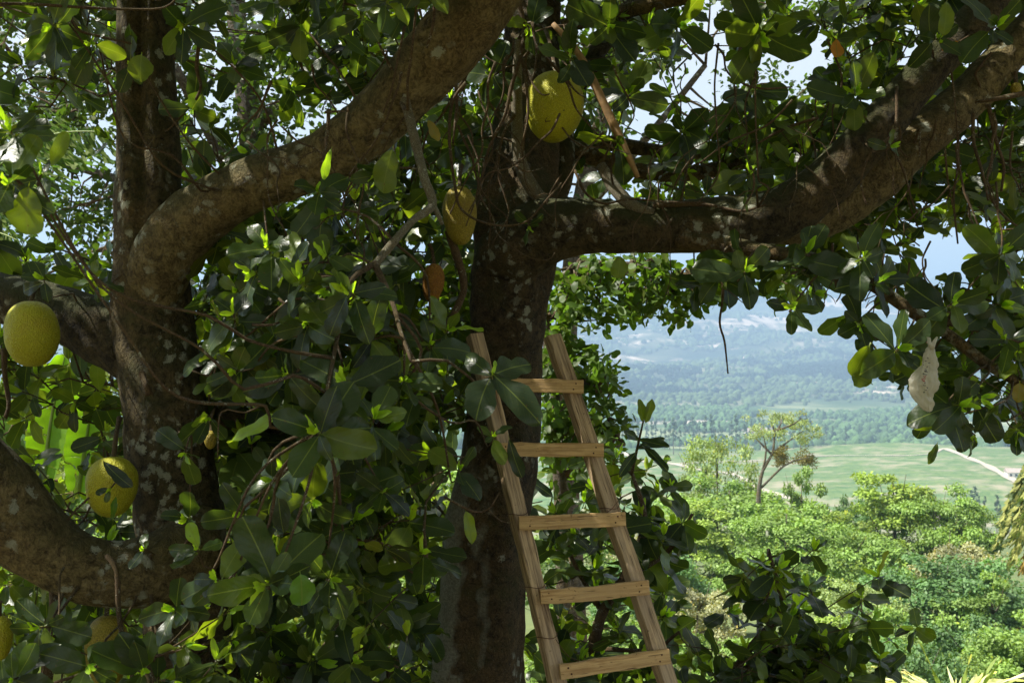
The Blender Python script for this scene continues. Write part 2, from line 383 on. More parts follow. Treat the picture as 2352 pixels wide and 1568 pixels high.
T_DARK = np.array((0.017, 0.032, 0.018)); T_MID = np.array((0.035, 0.064, 0.014)); T_YG = np.array((0.095, 0.140, 0.016))
T_YEL = np.array((0.20, 0.165, 0.03)); T_OR = np.array((0.48, 0.20, 0.02)); T_BUD = np.array((0.19, 0.33, 0.03))
def tones(n, bright=.25):
    bright = bright * .9
    k = rng.random(n)[:, None]; a = T_DARK + (T_MID - T_DARK) * rng.random(n)[:, None]
    yg = T_MID + (T_YG - T_MID) * rng.random(n)[:, None]
    t = np.where(k < bright, yg, a); t = np.where(rng.random(n)[:, None] < .0, T_YEL, t)
    return t * rng.uniform(.82, 1.18, (n, 1))
def ortho(a):
    a = unit(a); u = np.cross(a, [0, 0, 1.0]) if abs(a[2]) < .9 else np.cross(a, [1.0, 0, 0])
    u = unit(u); return u, np.cross(a, u)
def rosette(bag, c, axis, n=6, L=.15, res='hi', bright=.22, droop=.25, bud=True, spread=(55, 95)):
    axis = unit(axis); u, v = ortho(axis); a0 = rng.uniform(0, 6.28)
    k = np.arange(n); az = a0 + k * 2.4 + rng.normal(0, .45, n)
    ele = np.radians(np.interp(k, [0, max(1, n - 1)], [spread[1], spread[0]]) + rng.normal(0, 16, n))
    d = np.cos(ele)[:, None] * axis + np.sin(ele)[:, None] * (np.cos(az)[:, None] * u + np.sin(az)[:, None] * v)
    d = unit(d + np.array([0, 0, -droop])); nn = axis + rng.normal(0, .36, (n, 3))
    Ls = L * rng.uniform(.55, 1.18, n) * np.interp(k, [0, max(1, n - 1)], [1.05, .8])
    b = c - axis * (.010 * (n - 1 - k))[:, None] * L / .15 + d * .012
    leaves(bag, b, d, nn, Ls, Ls * rng.uniform(.50, .66, n), tones(n, bright), res)
    if bud:
        m = 1 if res == 'lo' else 3
        db = unit(axis + rng.normal(0, .28, (m, 3))); Lb = L * rng.uniform(.3, .55, m)
        leaves(bag, np.repeat(c[None], m, 0), db, u + rng.normal(0, .3, (m, 3)), Lb, Lb * .32, np.repeat(T_BUD[None], m, 0), 'mid' if res == 'hi' else 'lo', 'oval', curl=0, fold=.6)

# ------------------------------------------------------------------ terrain and land beyond
PY = [-60, 0, 6, 9, 15, 30, 60, 120, 250, 400, 550, 700, 850, 1000, 1400, 2000, 2500, 3000, 3600, 4300, 5000, 5600, 7500]
PZ = [6, 0, -.1, -2.0, -6.5, -11, -15.5, -33, -60, -71, -67.5, -73, -91, -98, -101, -92, -68, -18, 58, 168, 282, 335, 260]
def gz(x, y):
    x = np.asarray(x, float); y = np.asarray(y, float)
    z = np.interp(y, PY, PZ)
    q = np.stack([x, y, 0 * x], -1)
    far = np.clip((y - 1600) / 2500, 0, 1)
    z = z + far * (38 * vnoise(q, 1 / 900., 3) + 22 * vnoise(q, 1 / 260., 2))
    z = z + np.clip((y - 20) / 200, 0, 1) * np.clip((1500 - y) / 500, 0, 1) * 1.6 * vnoise(q, 1 / 90., 2)
    z = z + .05 * vnoise(q, .6, 2) * np.clip((30 - y) / 20, 0, 1)
    z = z + np.clip((y - 380) / 60, 0, 1) * np.clip((780 - y) / 60, 0, 1) * ((x - 150) * .012 - 10 * np.clip((215 - x) / 140, 0, 1.5) + 1.5 * np.sin(x / 37.) + 1.2 * np.sin(y / 43. + x / 60.))
    return z
rows = np.concatenate([np.linspace(-60, 12, 40), np.geomspace(12.8, 7500, 300)])
cols = np.linspace(-1, 1, 281); cols = np.sign(cols) * np.abs(cols) ** 1.15 * 1.15
Yg, Cg = np.meshgrid(rows, cols, indexing='ij'); Xg = Cg * (np.maximum(Yg, 0) + 60)
Vt = np.stack([Xg, Yg, gz(Xg, Yg)], -1).reshape(-1, 3)
nc = len(cols); i = np.arange(len(rows) - 1)[:, None] * nc; j = np.arange(nc - 1)[None]
Ft = np.stack([i + j, i + j + 1, i + nc + j + 1, i + nc + j], -1).reshape(-1, 4)
m = newmat('ground_cover'); t = NT(m)
pos = t.n('ShaderNodeNewGeometry').outputs['Position']; sx = t.n('ShaderNodeSeparateXYZ', {0: pos}); yy = sx.outputs[1]; xx = sx.outputs[0]
near = t.mix(t.noise(pos, 3, 6, .7), (0.14, 0.105, 0.05), (0.22, 0.20, 0.08))
slope = t.mix(t.noise(pos, .08, 6, .6), (0.07, 0.10, 0.03), (0.17, 0.20, 0.07))
rowv = t.math('SINE', t.math('MULTIPLY', t.math('ADD', t.math('MULTIPLY', yy, .8), t.math('MULTIPLY', xx, .25)), .55))
fieldn = t.noise(pos, .045, 6, .7); fine = t.noise(pos, .5, 4, .7)
vine = t.mix(t.maprange(t.math('ADD', t.math('MULTIPLY', rowv, .03), t.noise(pos, .20, 7, .85)), .40, .60), (0.055, 0.12, 0.038), (0.15, 0.205, 0.075))
vine = t.mix(t.maprange(fieldn, .48, .64, 0, .85), vine, (0.30, 0.27, 0.19))
lowf = t.maprange(t.math('ADD', t.math('MULTIPLY', t.math('SUBTRACT', yy, 400.0), -.006), fieldn), .25, .65)
vine = t.mix(t.math('MULTIPLY', lowf, .75), vine, (0.30, 0.27, 0.21))
valley = t.mix(t.maprange(t.noise(pos, .006, 5, .6), .44, .60), (0.06, 0.11, 0.045), (0.24, 0.27, 0.14))
mount = t.mix(t.maprange(t.noise(pos, .0022, 7, .62), .42, .66), (0.025, 0.05, 0.025), (0.26, 0.26, 0.15))
mount = t.mix(t.maprange(t.noise(pos, .0035, 6, .7), .54, .62, 0, .9), mount, (0.75, 0.60, 0.48))
c = t.mix(t.maprange(yy, 12, 40), near, slope); c = t.mix(t.maprange(yy, 330, 400), c, vine)
c = t.mix(t.maprange(yy, 735, 760), c, valley); c = t.mix(t.maprange(yy, 1500, 1900), c, mount)
t.out(t.n('ShaderNodeBsdfPrincipled', {'Base Color': c, 'Roughness': .95, 'Specular IOR Level': .1}).outputs[0])
tag(mesh('terrain', Vt, [Ft], m), kind='structure')

# pale dirt tracks across the fields, as narrow sheets
def track(pts, w, name):
    q = spline(np.array(pts, float), 6.0); d = unit(np.gradient(q, axis=0)); s = np.stack([-d[:, 1], d[:, 0]], -1)
    w = w * (1 + .25 * np.sin(np.arange(len(q)) * .9))[:, None]
    a, b = q + s * w / 2, q - s * w / 2
    V = np.concatenate([np.column_stack([a, gz(a[:, 0], a[:, 1]) + .35]), np.column_stack([b, gz(b[:, 0], b[:, 1]) + .35])])
    n = len(q); k = np.arange(n - 1)
    tag(mesh(name, V, [np.stack([k, k + 1, n + k + 1, n + k], -1)], M['dirt']), kind='structure')
M['dirt'] = simple_material('pale_dirt', (0.40, 0.36, 0.29), .95, .2, .3, 0)
def gp(x, y, it=40):
    """ground point seen at photo position"""
    d = np.geomspace(8, 6500, 4000); p = np.stack([(x - 1176) / FPX * d, d, CAMH - (y - 784) / FPX * d], -1)
    g = gz(p[:, 0], p[:, 1]); k = np.argmax((p[:, 2] < g) & (d > 60)); return p[k][:2]
track([gp(2170, 1030), gp(2250, 1062), gp(2330, 1105), gp(2420, 1150)], 4.2, 'dirt_track')
track([gp(1430, 1040), gp(1560, 1068), gp(1640, 1083), gp(1740, 1120), gp(1840, 1155), gp(1910, 1180), gp(2010, 1215)], 4.2, 'dirt_track')
track([gp(1540, 1068), gp(1800, 1052), gp(2100, 1046), gp(2170, 1030)], 2.0, 'dirt_track')

track([gp(1390, 966), gp(1500, 966), gp(1620, 972), gp(1770, 984)], 95, 'ploughed_plot')
# distant woods: thousands of far crowns nobody could count
ico_v = unit(np.array([(0, 0, 1), (.9, 0, .45), (.28, .85, .45), (-.72, .53, .45), (-.72, -.53, .45), (.28, -.85, .45), (.72, .53, -.35), (-.28, .85, -.35), (-.9, 0, -.35), (-.28, -.85, -.35), (.72, -.53, -.35)], float))
ico_f = np.array([(0, 1, 2), (0, 2, 3), (0, 3, 4), (0, 4, 5), (0, 5, 1), (1, 6, 2), (2, 6, 7), (2, 7, 3), (3, 7, 8), (3, 8, 4), (4, 8, 9), (4, 9, 5), (5, 9, 10), (5, 10, 1), (1, 10, 6)])
def blobs(name, X, Y, rad, hgt, tone, label_kind=None):
    N = len(X); jit = rng.uniform(.7, 1.3, (N, 11, 1))
    V = ico_v[None] * jit * np.stack([rad, rad, hgt], -1)[:, None]
    V = V + np.stack([X, Y, gz(X, Y) + hgt * .55], -1)[:, None]
    F = (ico_f[None] + (np.arange(N) * 11)[:, None, None]).reshape(-1, 3)
    tn = np.repeat(tone, 11, 0) * rng.uniform(.8, 1.25, (N * 11, 1))
    return mesh(name, V.reshape(-1, 3), [F], M['far_wood'], None, {'tone': ('FLOAT_COLOR', tn)})
m = newmat('far_wood'); t = NT(m); tn = t.n('ShaderNodeAttribute', attribute_name='tone').outputs['Color']
pos = t.n('ShaderNodeNewGeometry').outputs['Position']
cc = t.mix(t.noise(pos, .35, 4, .7), t.mix(1.0, tn, (.55, .6, .55), 'MULTIPLY'), t.mix(1.0, tn, (1.35, 1.35, 1.2), 'MULTIPLY'))
t.out(t.n('ShaderNodeBsdfPrincipled', {'Base Color': cc, 'Roughness': .95, 'Specular IOR Level': .08}).outputs[0]); M['far_wood'] = m
N = 95000
th = rng.uniform(-.56, .60, N); D = np.sqrt(rng.uniform(1500 ** 2, 6000 ** 2, N)); X = D * np.tan(th); Y = D
q = np.stack([X, Y, 0 * X], -1); dens = vnoise(q, 1 / 420., 3) + .45 * vnoise(q, 1 / 110., 2)
dk_ = (D > 1850) & (D < 2700 + 500 * vnoise(q, 1 / 500., 2)); dens = np.where(dk_, dens + 1.0, dens); keep = dens > .05 + 1.1 * (rng.random(N) - .5); X, Y = X[keep], Y[keep]; dn = dens[keep]
rad = rng.uniform(3.5, 7.5, len(X)) * np.interp(Y, [1500, 6000], [1, 1.9]); hg = rad * rng.uniform(.7, 1.3, len(X))
tn = np.where((dn > .75)[:, None], [(0.012, 0.028, 0.018)], [(0.085, 0.125, 0.06)]) * rng.uniform(.7, 1.4, (len(X), 1))
tag(blobs('mountainside_woods', X, Y, rad, hg, tn), 'blue green woods covering the far mountainside beyond the valley', 'woods', kind='stuff')
N = 15000
th = rng.uniform(-.4, .58, N); D = np.sqrt(rng.uniform(800 ** 2, 1500 ** 2, N)); X = D * np.tan(th); Y = D
q = np.stack([X, Y, 0 * X], -1); keep = vnoise(q, 1 / 150., 2) > -.1; X, Y = X[keep], Y[keep]
rad = rng.uniform(2, 5, len(X)); tn = np.array([(0.075, 0.13, 0.055)]) * rng.uniform(.6, 1.5, (len(X), 1))
tag(blobs('valley_woods', X, Y, rad, rad * rng.uniform(.8, 1.5, len(X)), tn), 'band of mixed woods on the valley floor behind the vineyard', 'woods', kind='stuff')

# ------------------------------------------------------------------ crowns made of leaf clumps
def clump_leaves(bag, cs, rs, per, ls, tone, res='lo', flat=.75, kind='oval', up=.9, wr=.55, tvar=.3):
    cs = np.asarray(cs); n = len(cs)
    i = np.repeat(np.arange(n), per); N = len(i)
    g = unit(rng.normal(size=(N, 3))) * (rng.random((N, 1)) ** .45) * [1, 1, flat] * np.asarray(rs)[i][:, None]
    p = cs[i] + g
    nn = unit(np.array([0, 0, up]) + unit(g) * .55 + rng.normal(0, .45, (N, 3)))
    d = rng.normal(size=(N, 3)) + g / (np.asarray(rs)[i][:, None] + 1e-6) + np.array([0, 0, -.3])
    L = ls * rng.uniform(.65, 1.3, N)
    tn = np.asarray(tone, float) * np.ones((n, 1)) * rng.uniform(1 - tvar, 1 + tvar, (n, 1))
    tn = tn[i] * rng.uniform(.8, 1.2, (N, 1))
    leaves(bag, p, d, nn, L, L * wr, tn, res, kind)
def woodland_tree_proto(name, h, w, base, tone, seed, leaf=.20, nclump=60, per=75, shape='dome', trunk_r=.18, barkm='grey_bark'):
    """a tree standing at the origin: trunk (with limbs) and crown; h height, w crown width"""
    global rng; keep_rng = rng; rng = np.random.default_rng(seed)
    t = empty(name)
    tb = Bag(); cs = []; rs = []
    lean = rng.normal(0, .04 * h, 2)
    top = np.array([lean[0], lean[1], h * .9])
    tube(tb, [np.array([0, 0, -.5]), np.array([0, 0, base * .5]), top * [.5, .5, .6], top], [trunk_r * 1.3, trunk_r, trunk_r * .6, trunk_r * .15], 8, .5, .05, 2)
    nb = max(5, nclump // 6)
    for b in range(nb):
        f = (b + .5) / nb; az = b * 2.4 + rng.normal(0, .3)
        if shape == 'umbrella': rr = w * .5 * (.35 + .65 * rng.random()); z0 = base * rng.uniform(.7, 1.1); z1 = h * rng.uniform(.84, 1.0) - .10 * rr
        elif shape == 'column': rr = w * .5 * rng.uniform(.3, 1) * (1 - .6 * f); z0 = base + (h - base) * f * .9; z1 = z0 + rr * .6
        else:
            rr = w * .5 * math.sqrt(max(.08, 1 - (1.5 * f - .5) ** 2)) * rng.uniform(.7, 1.08); z0 = base + (h - base) * f * .7; z1 = base + (h - base) * min(.97, (.12 + .85 * f)) + rng.normal(0, .03 * h)
        e = np.array([math.cos(az) * rr, math.sin(az) * rr, z1]); s = np.array([lean[0] * z0 / h, lean[1] * z0 / h, z0])
        mid = (s + e) / 2 + [0, 0, -.05 * h + rng.normal(0, .02 * h)]
        c = tube(tb, [s, mid, e], [trunk_r * .45, trunk_r * .25, trunk_r * .06], 5, .6, .05, 2)
        k = max(2, nclump // nb)
        for q in range(k):
            a = rng.uniform(.45, 1.05); pt = s + (e - s) * a + rng.normal(0, 1, 3) * [w * .085, w * .085, h * .035]
            cs.append(pt); rs.append(w * rng.uniform(.06, .12))
    tb.build('trunk', M[barkm], t)
    if shape == 'dome':
        cs, rs = [], []; hh = (h - base) / 2; lob = unit(rng.normal(size=(11, 3)) + [0, 0, .5])
        while len(cs) < nclump:
            v_ = unit(rng.normal(size=3)); r_ = rng.uniform(.55, 1.0) ** .5
            if v_[2] < -.35: continue
            bump_ = .70 + .36 * max(0, float((lob @ v_).max()) - .72) / .28
            cs.append(np.array([lean[0], lean[1], base + hh * .85]) + v_ * r_ * bump_ * [w / 2, w / 2, hh * 1.1]); rs.append(w * rng.uniform(.06, .13))
    lb = Bag(); clump_leaves(lb, cs, rs, int(per * 1.6), leaf * .88, tone, flat=.5, up=1.3, wr=.62, tvar=.3); lb.build('crown', M['wood_leaf'], t)
    rng = keep_rng; return t
def copy_tree(o):
    r = o.copy(); C.objects.link(r)
    for ch in list(o.children):
        c = ch.copy(); C.objects.link(c); c.parent = r
    return r
G1 = (0.165, 0.27, 0.065); G2 = (0.10, 0.20, 0.070); G3 = (0.215, 0.315, 0.060); G4 = (0.27, 0.29, 0.17)
protos = {
    'dome': woodland_tree_proto('broadleaf_tree', 11, 9.5, 1.5, G1, 1, .25, 80, 150),
    'tall': woodland_tree_proto('broadleaf_tree', 13, 8.0, 1.5, G3, 2, .25, 75, 150),
    'dark': woodland_tree_proto('broadleaf_tree', 9, 10, .8, G2, 3, .24, 85, 150),
    'pale': woodland_tree_proto('flowering_tree', 9, 9, 1.2, G4, 4, .24, 70, 120),
    'airy': woodland_tree_proto('airy_tree', 11, 9, 2.4, (0.20, 0.28, 0.10), 5, .22, 80, 70),
    'round': woodland_tree_proto('broadleaf_tree', 8, 6.5, 1.0, G1, 6, .22, 60, 130),
}
used = set()
def place(kind, x, ytop, d, wpx, label, group='trees of the sunlit wood below the orchard', cat='tree', name=None):
    o = protos[kind]; H0 = {'dome': 11, 'tall': 13, 'dark': 9, 'pale': 9, 'airy': 11, 'round': 8}[kind]; W0 = {'dome': 9.5, 'tall': 8, 'dark': 10, 'pale': 9, 'airy': 9, 'round': 6.5}[kind]
    if kind in used: o = copy_tree(o)
    used.add(kind)
    ytop -= 14 if ytop < 1330 else 0
    p = P(x, ytop, d); g = float(gz(p[0], p[1])); h = p[2] - g; sw = px(wpx, d) / W0 * 1.42
    o.location = (p[0], p[1], g); o.scale = (sw, sw, h / H0 / .97); o.rotation_euler.z = rng.uniform(0, 6.28)
    tag(o, label, cat, group)
    if name: o.name = name
    return o
wood = [
    ('dome', 1690, 1112, 62, 290, 'yellow green tree at the foot of the tall bare-trunked acacia'),
    ('airy', 1645, 1000, 66, 150, 'thin open-crowned pale tree just left of the tall acacia'),
    ('round', 1835, 1098, 66, 110, 'small round treetop just right of the acacia trunk'),
    ('dark', 1940, 1150, 70, 105, 'small dark round tree between the dirt track and the tall twin crown'),
    ('tall', 2060, 1092, 62, 215, 'tall yellow green crown standing highest on the right of the wood'),
    ('dome', 2150, 1128, 60, 190, 'rounded tree pressed against the right of the highest crown'),
    ('round', 2235, 1185, 58, 150, 'lower crown stepping down towards the palm'),
    ('pale', 2170, 1240, 50, 200, 'tree topped with creamy white blossom'),
    ('dark', 2170, 1300, 42, 300, 'broad dark green tree with deep shadow under the blossom'),
    ('dome', 1800, 1170, 52, 240, 'bright green tree right behind the dark sapling top'),
    ('pale', 1500, 1200, 75, 190, 'pale greyish tree seen past the right ladder rail'),
    ('tall', 1580, 1165, 58, 190, 'bright green tree between the ladder and the sapling'),
    ('dome', 1930, 1205, 50, 210, 'light green tree left of the wood centre'),
    ('airy', 1990, 1330, 38, 200, 'pale feathery tree in the middle of the wood'),
    ('round', 2300, 1330, 40, 170, 'olive green tree under the hanging palm'),
    ('dark', 1440, 1270, 46, 230, 'mid green tree framed between the lower rungs'),
    ('dome', 1320, 1230, 58, 230, 'bright crown showing through behind the upper rungs'),
    ('round', 2060, 1400, 32, 210, 'bright yellow green tree low in the wood'),
    ('dark', 2230, 1410, 30, 270, 'glossy blue green tree at the lower right'),
    ('dome', 2380, 1440, 27, 260, 'yellowish tree cut by the right edge'),
    ('pale', 1600, 1330, 40, 180, 'grey twiggy bush-like tree behind the gap right of the ladder'),
    ('tall', 1880, 1420, 30, 200, 'fresh green tree behind the right side of the sapling'),
    ('dome', 1350, 1400, 30, 260, 'sunlit tree low behind the bottom rungs'),
    ('round', 1560, 1430, 26, 230, 'bright tree at the bottom between ladder and sapling'),
    ('dark', 2120, 1490, 22, 260, 'dark leafy tree top along the bottom edge'),
    ('airy', 2000, 1500, 21, 220, 'light feathery treetop at the bottom behind the strap-leaved plant'),
    ('dome', 1750, 1450, 27, 240, 'green tree mostly behind the dark sapling'),
]
for w in wood: place(*w)
# slope left: hillside trees glimpsed through the leaves
for k, w in enumerate([('dome', 60, 880, 24, 420, 'sunlit bush-like tree on the left behind the banana leaves'),
          ('round', 250, 930, 20, 330, 'sunny tree glimpsed between the banana plant and the lichened trunk'),
          ('tall', 640, 960, 22, 460, 'sunlit tree behind the leaf mass left of the middle trunk'),
          ('dome', 900, 1020, 19, 400, 'bright tree just left of the middle trunk foot'),
          ('dark', 420, 1100, 17, 420, 'low tree behind the foot of the lichened trunk'),
          ('round', 780, 1180, 15, 380, 'sunny shrubby tree behind the lower leaf mass'),
          ('dome', 130, 1180, 15, 420, 'sunlit tree behind the low curved limb')]):
    place(*w, group='sunlit trees behind the left leaf mass')
for o in protos.values(): pass

# tall acacia with two brown hanging clumps
ac = empty('acacia_tree', (P(1745, 1130, 60)[0], 60, float(gz(P(1745, 0, 60)[0], 60))), 'tall slender flat-topped tree with rusty brown clumps in its crown', 'tree')
tb = Bag(); lb = Bag(); bb = Bag(); d = 60
def A(x, y, dd=0): return P(x, y, d + dd)
base = np.array(ac.location)
tube(tb, [base - [0, 0, .5], A(1745, 1200), A(1742, 1140), A(1752, 1080), A(1775, 1040), A(1778, 990), A(1770, 965)], [.2, .18, .14, .10, .08, .05, .02], 8, .5)
fk = [[(1748, 1120), (1800, 1070), (1835, 1055), (1860, 1050)], [(1775, 1040), (1815, 1010), (1850, 985)], [(1775, 1045), (1740, 1010), (1725, 985)], [(1778, 990), (1820, 975), (1840, 960)], [(1752, 1080), (1760, 1030), (1745, 975)], [(1778, 1000), (1795, 970), (1790, 955)]]
for k, f in enumerate(fk): tube(tb, [A(x, y, (k % 3 - 1) * .9 * i) for i, (x, y) in enumerate(f)], np.linspace(.08, .02, len(f)), 6, .5)
cs = [A(rng.uniform(1720, 1880), 0, rng.uniform(-2.5, 2.5)) for _ in range(70)]
cs = []
for cx, cy_, sx_, sy_, n_ in ((1795, 958, 30, 8, 16), (1750, 985, 18, 9, 11), (1832, 972, 24, 8, 12), (1868, 998, 12, 8, 7), (1728, 1005, 9, 8, 5), (1790, 1000, 22, 12, 9), (1845, 1010, 14, 9, 5)):
    for _ in range(n_): cs.append(A(cx + rng.normal(0, sx_), cy_ + rng.normal(0, sy_), rng.uniform(-2.2, 2.2)))
clump_leaves(lb, cs, np.full(len(cs), .36), 50, .15, (0.22, 0.29, 0.14), wr=.4, flat=.45)
cs = [A(x + rng.normal(0, 11), y + rng.normal(0, 12), rng.normal(0, .28)) for x, y in [(1795, 1045), (1852, 1052)] for _ in range(22)]
clump_leaves(bb, cs, np.full(44, .30), 60, .13, (0.155, 0.15, 0.04), wr=.35, up=.2)
tb.build('trunk', M['grey_bark'], ac); lb.build('crown', M['wood_leaf'], ac); o = bb.build('mistletoe_clump', M['wood_leaf'], ac); tag(o, 'rusty brown hanging clumps')

# slender trees in rows far off
sp = woodland_tree_proto('slender_tree', 16, 3.0, 5, (0.07, 0.12, 0.05), 12, .7, 24, 22, 'column', .18)
first = True
def slender(x, yb, h, label, group):
    global first
    g = gp(x, yb); o = sp if first else copy_tree(sp); first = False
    o.location = (g[0], g[1], float(gz(*g))); s = h / 16.; o.scale = (s, s, s); o.rotation_euler.z = rng.uniform(0, 6.28)
    tag(o, label, 'tree', group)
ORD = 'first second third fourth fifth sixth seventh eighth ninth tenth eleventh twelfth thirteenth'.split(); rowx = [(2197, 1185, 15), (2206, 1187, 17), (2215, 1185, 14), (2232, 1195, 17), (2240, 1196, 19), (2248, 1192, 13), (2262, 1203, 15), (2290, 1222, 19), (2296, 1218, 14), (2318, 1235, 18), (2325, 1240, 17), (2310, 1226, 13), (2334, 1246, 15)]
for k, (x, yb, h) in enumerate(sorted(rowx)):
    slender(x, yb, h * .8, ORD[k] + ' slender upright tree from the left in the short row beside the palm', 'row of slender trees left of the palm')
for k in range(46):
    slender(1432 + k * 9.5 + rng.normal(0, 3), 1026 + rng.normal(0, 6), rng.uniform(18, 30), 'tall thin tree in the line along the valley floor', 'line of tall thin trees on the valley floor')
for k in range(24):
    slender(1900 + k * 19 + rng.normal(0, 5), 1012 + rng.normal(0, 8), rng.uniform(10, 20), 'thin tree in the far belt behind the vineyard on the right', 'thin trees behind the vineyard on the right')

# small far farm houses
M['wall'] = simple_material('white_plaster', (0.75, 0.72, 0.66), .9, .08, 2, 0)
M['roof'] = simple_material('grey_roofing', (0.36, 0.30, 0.27), .8, .2, 2, 0)
M['window'] = simple_material('dark_window', (0.04, 0.045, 0.05), .2, .1, 2, 0)
def house(x, yb, w, dpt, h, label, rz):
    g = gp(x, yb); base = np.array([g[0], g[1], float(gz(*g))]); o = empty('farm_house', base, label, 'house', 'far white farm houses')
    a = np.array([[math.cos(rz), math.sin(rz), 0], [-math.sin(rz), math.cos(rz), 0], [0, 0, 1]])
    b = Bag(); box(b, base + [0, 0, h / 2 - .5], a, (w / 2, dpt / 2, h / 2 + .5)); b.build('wall', M['wall'], o, False)
    b = Bag(); ov = .4
    V = np.array([(-w / 2 - ov, -dpt / 2 - ov, h), (w / 2 + ov, -dpt / 2 - ov, h), (w / 2 + ov, dpt / 2 + ov, h), (-w / 2 - ov, dpt / 2 + ov, h), (-w / 2 - ov, 0, h + dpt * .3), (w / 2 + ov, 0, h + dpt * .3)])
    b.add(V @ a + base + [0, 0, .02], [(0, 3, 4), (1, 5, 2)], [(0, 1, 5, 4), (2, 3, 4, 5), (3, 2, 1, 0)]); b.build('roof', M['roof'], o, False)
    for k in range(3):
        b = Bag(); box(b, base + np.array([(-.3 + .3 * k) * w, -dpt / 2 - .02, h * .5]) @ a, a, (.5, .06, .6)); b.build('window', M['window'], o, False)
house(2125, 1225, 14, 8, 4, 'white building with grey roof half hidden behind the highest wood crown', .3)
house(1745, 1003, 30, 12, 6, 'long pale farm shed on the valley floor left of the acacia crown', .1)
house(2330, 1095, 8, 6, 2.6, 'small pale shed at the end of the dirt track by the palm', -.2)

# ------------------------------------------------------------------ jackfruit trees
treeA = empty('jackfruit_tree', (P(420, 0, 4.3)[0], 4.3, 0), 'lichen-spotted jackfruit tree on the left with a thick limb rising to the right', 'tree')
treeB = empty('jackfruit_tree', (P(1110, 0, 5.3)[0], 5.3, -.05), 'dark mossy jackfruit tree in the middle, the ladder leaning on its trunk', 'tree')
skelA, skelB = [], []
dA, dB = 4.3, 5.3
def limb(tree, skel, pts, mat, name='limb', sides=48, step=.025, rough=.06, nsc=6, groove=None):
    """pts: (x, y, width_px, depth)"""
    b = Bag(); pp = [P(x, y, d) for x, y, w, d in pts]; rr = [px(w, d) / 2 for x, y, w, d in pts]
    c = tube(b, pp, rr, sides, step, rough, nsc, groove); o = b.build(name, M[mat], tree)
    if skel is not None:
        k = max(1, int(.12 / step)); skel.extend(list(c[::k]))
    return o
def fuse(c, dirs):   # seam between the two stems that grew together, facing the camera
    fr = dirs @ np.array([0.08, -1, 0.0]); fr = unit(dirs) @ unit(np.array([0.10, -1, 0.0]))
    top = np.clip((c[:, 2] - 2.2) / .5, 0, 1)[:, None]
    return 1 - .34 * top * np.exp(-((1 - fr) / .018)) + .07 * top * np.clip(1 - np.abs(1 - fr - .12) / .12, 0, 1)
limb(treeA, skelA, [(345, -160, 115, 4.35), (335, 0, 125, 4.35), (335, 150, 128, 4.35), (338, 300, 138, 4.33), (342, 450, 150, 4.3), (345, 600, 165, 4.3), (350, 750, 180, 4.3), (375, 900, 190, 4.3), (392, 1050, 195, 4.3), (410, 1180, 195, 4.3), (425, 1300, 190, 4.3), (430, 1450, 205, 4.3), (440, 1650, 240, 4.3), (445, 1900, 300, 4.3)], 'bark_stem', 'trunk', 64, .022, .05, 5, fuse)
limb(treeA, skelA, [(352, 740, 120, 4.3), (356, 650, 140, 4.25), (380, 580, 146, 4.2), (425, 525, 142, 4.15), (500, 468, 130, 4.1), (600, 418, 122, 4.05), (730, 370, 122, 4.0), (840, 298, 134, 3.95), (945, 190, 148, 3.9), (1050, 75, 152, 3.85), (1150, -60, 150, 3.8), (1230, -220, 130, 3.8)], 'bark_limb')
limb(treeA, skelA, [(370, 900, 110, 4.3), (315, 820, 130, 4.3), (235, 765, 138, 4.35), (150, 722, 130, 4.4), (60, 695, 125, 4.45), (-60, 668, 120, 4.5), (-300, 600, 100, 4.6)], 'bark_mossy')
limb(treeA, skelA, [(455, 1190, 130, 4.25), (430, 1262, 160, 4.15), (350, 1305, 160, 4.05), (255, 1318, 152, 4.0), (160, 1290, 155, 3.95), (75, 1228, 172, 3.9), (0, 1150, 190, 3.85), (-100, 1040, 190, 3.8), (-300, 850, 150, 3.8)], 'bark_limb')
limb(treeA, skelA, [(420, 1060, 60, 4.4), (480, 960, 70, 4.45), (540, 965, 48, 4.5), (640, 985, 30, 4.6), (760, 960, 22, 4.7), (860, 900, 14, 4.7)], 'bark', 'branch', 20, .04)
limb(treeA, None, [(122, 1310, 22, 3.95), (125, 1400, 23, 3.93), (112, 1480, 24, 3.9), (105, 1600, 24, 3.9), (104, 1900, 26, 3.9)], 'twig', 'aerial_shoot', 12, .04, .06, 20)
limb(treeA, None, [(245, 1275, 10, 3.85), (268, 1310, 12, 3.82), (272, 1400, 12, 3.8), (285, 1480, 11, 3.8), (305, 1560, 9, 3.8), (300, 1700, 9, 3.8)], 'twig', 'aerial_shoot', 10, .04, .08, 20)
limb(treeA, None, [(325, 855, 14, 4.0), (335, 885, 13, 3.97), (343, 905, 17, 3.98)], 'twig', 'twig_stub', 10, .01, .1, 20)
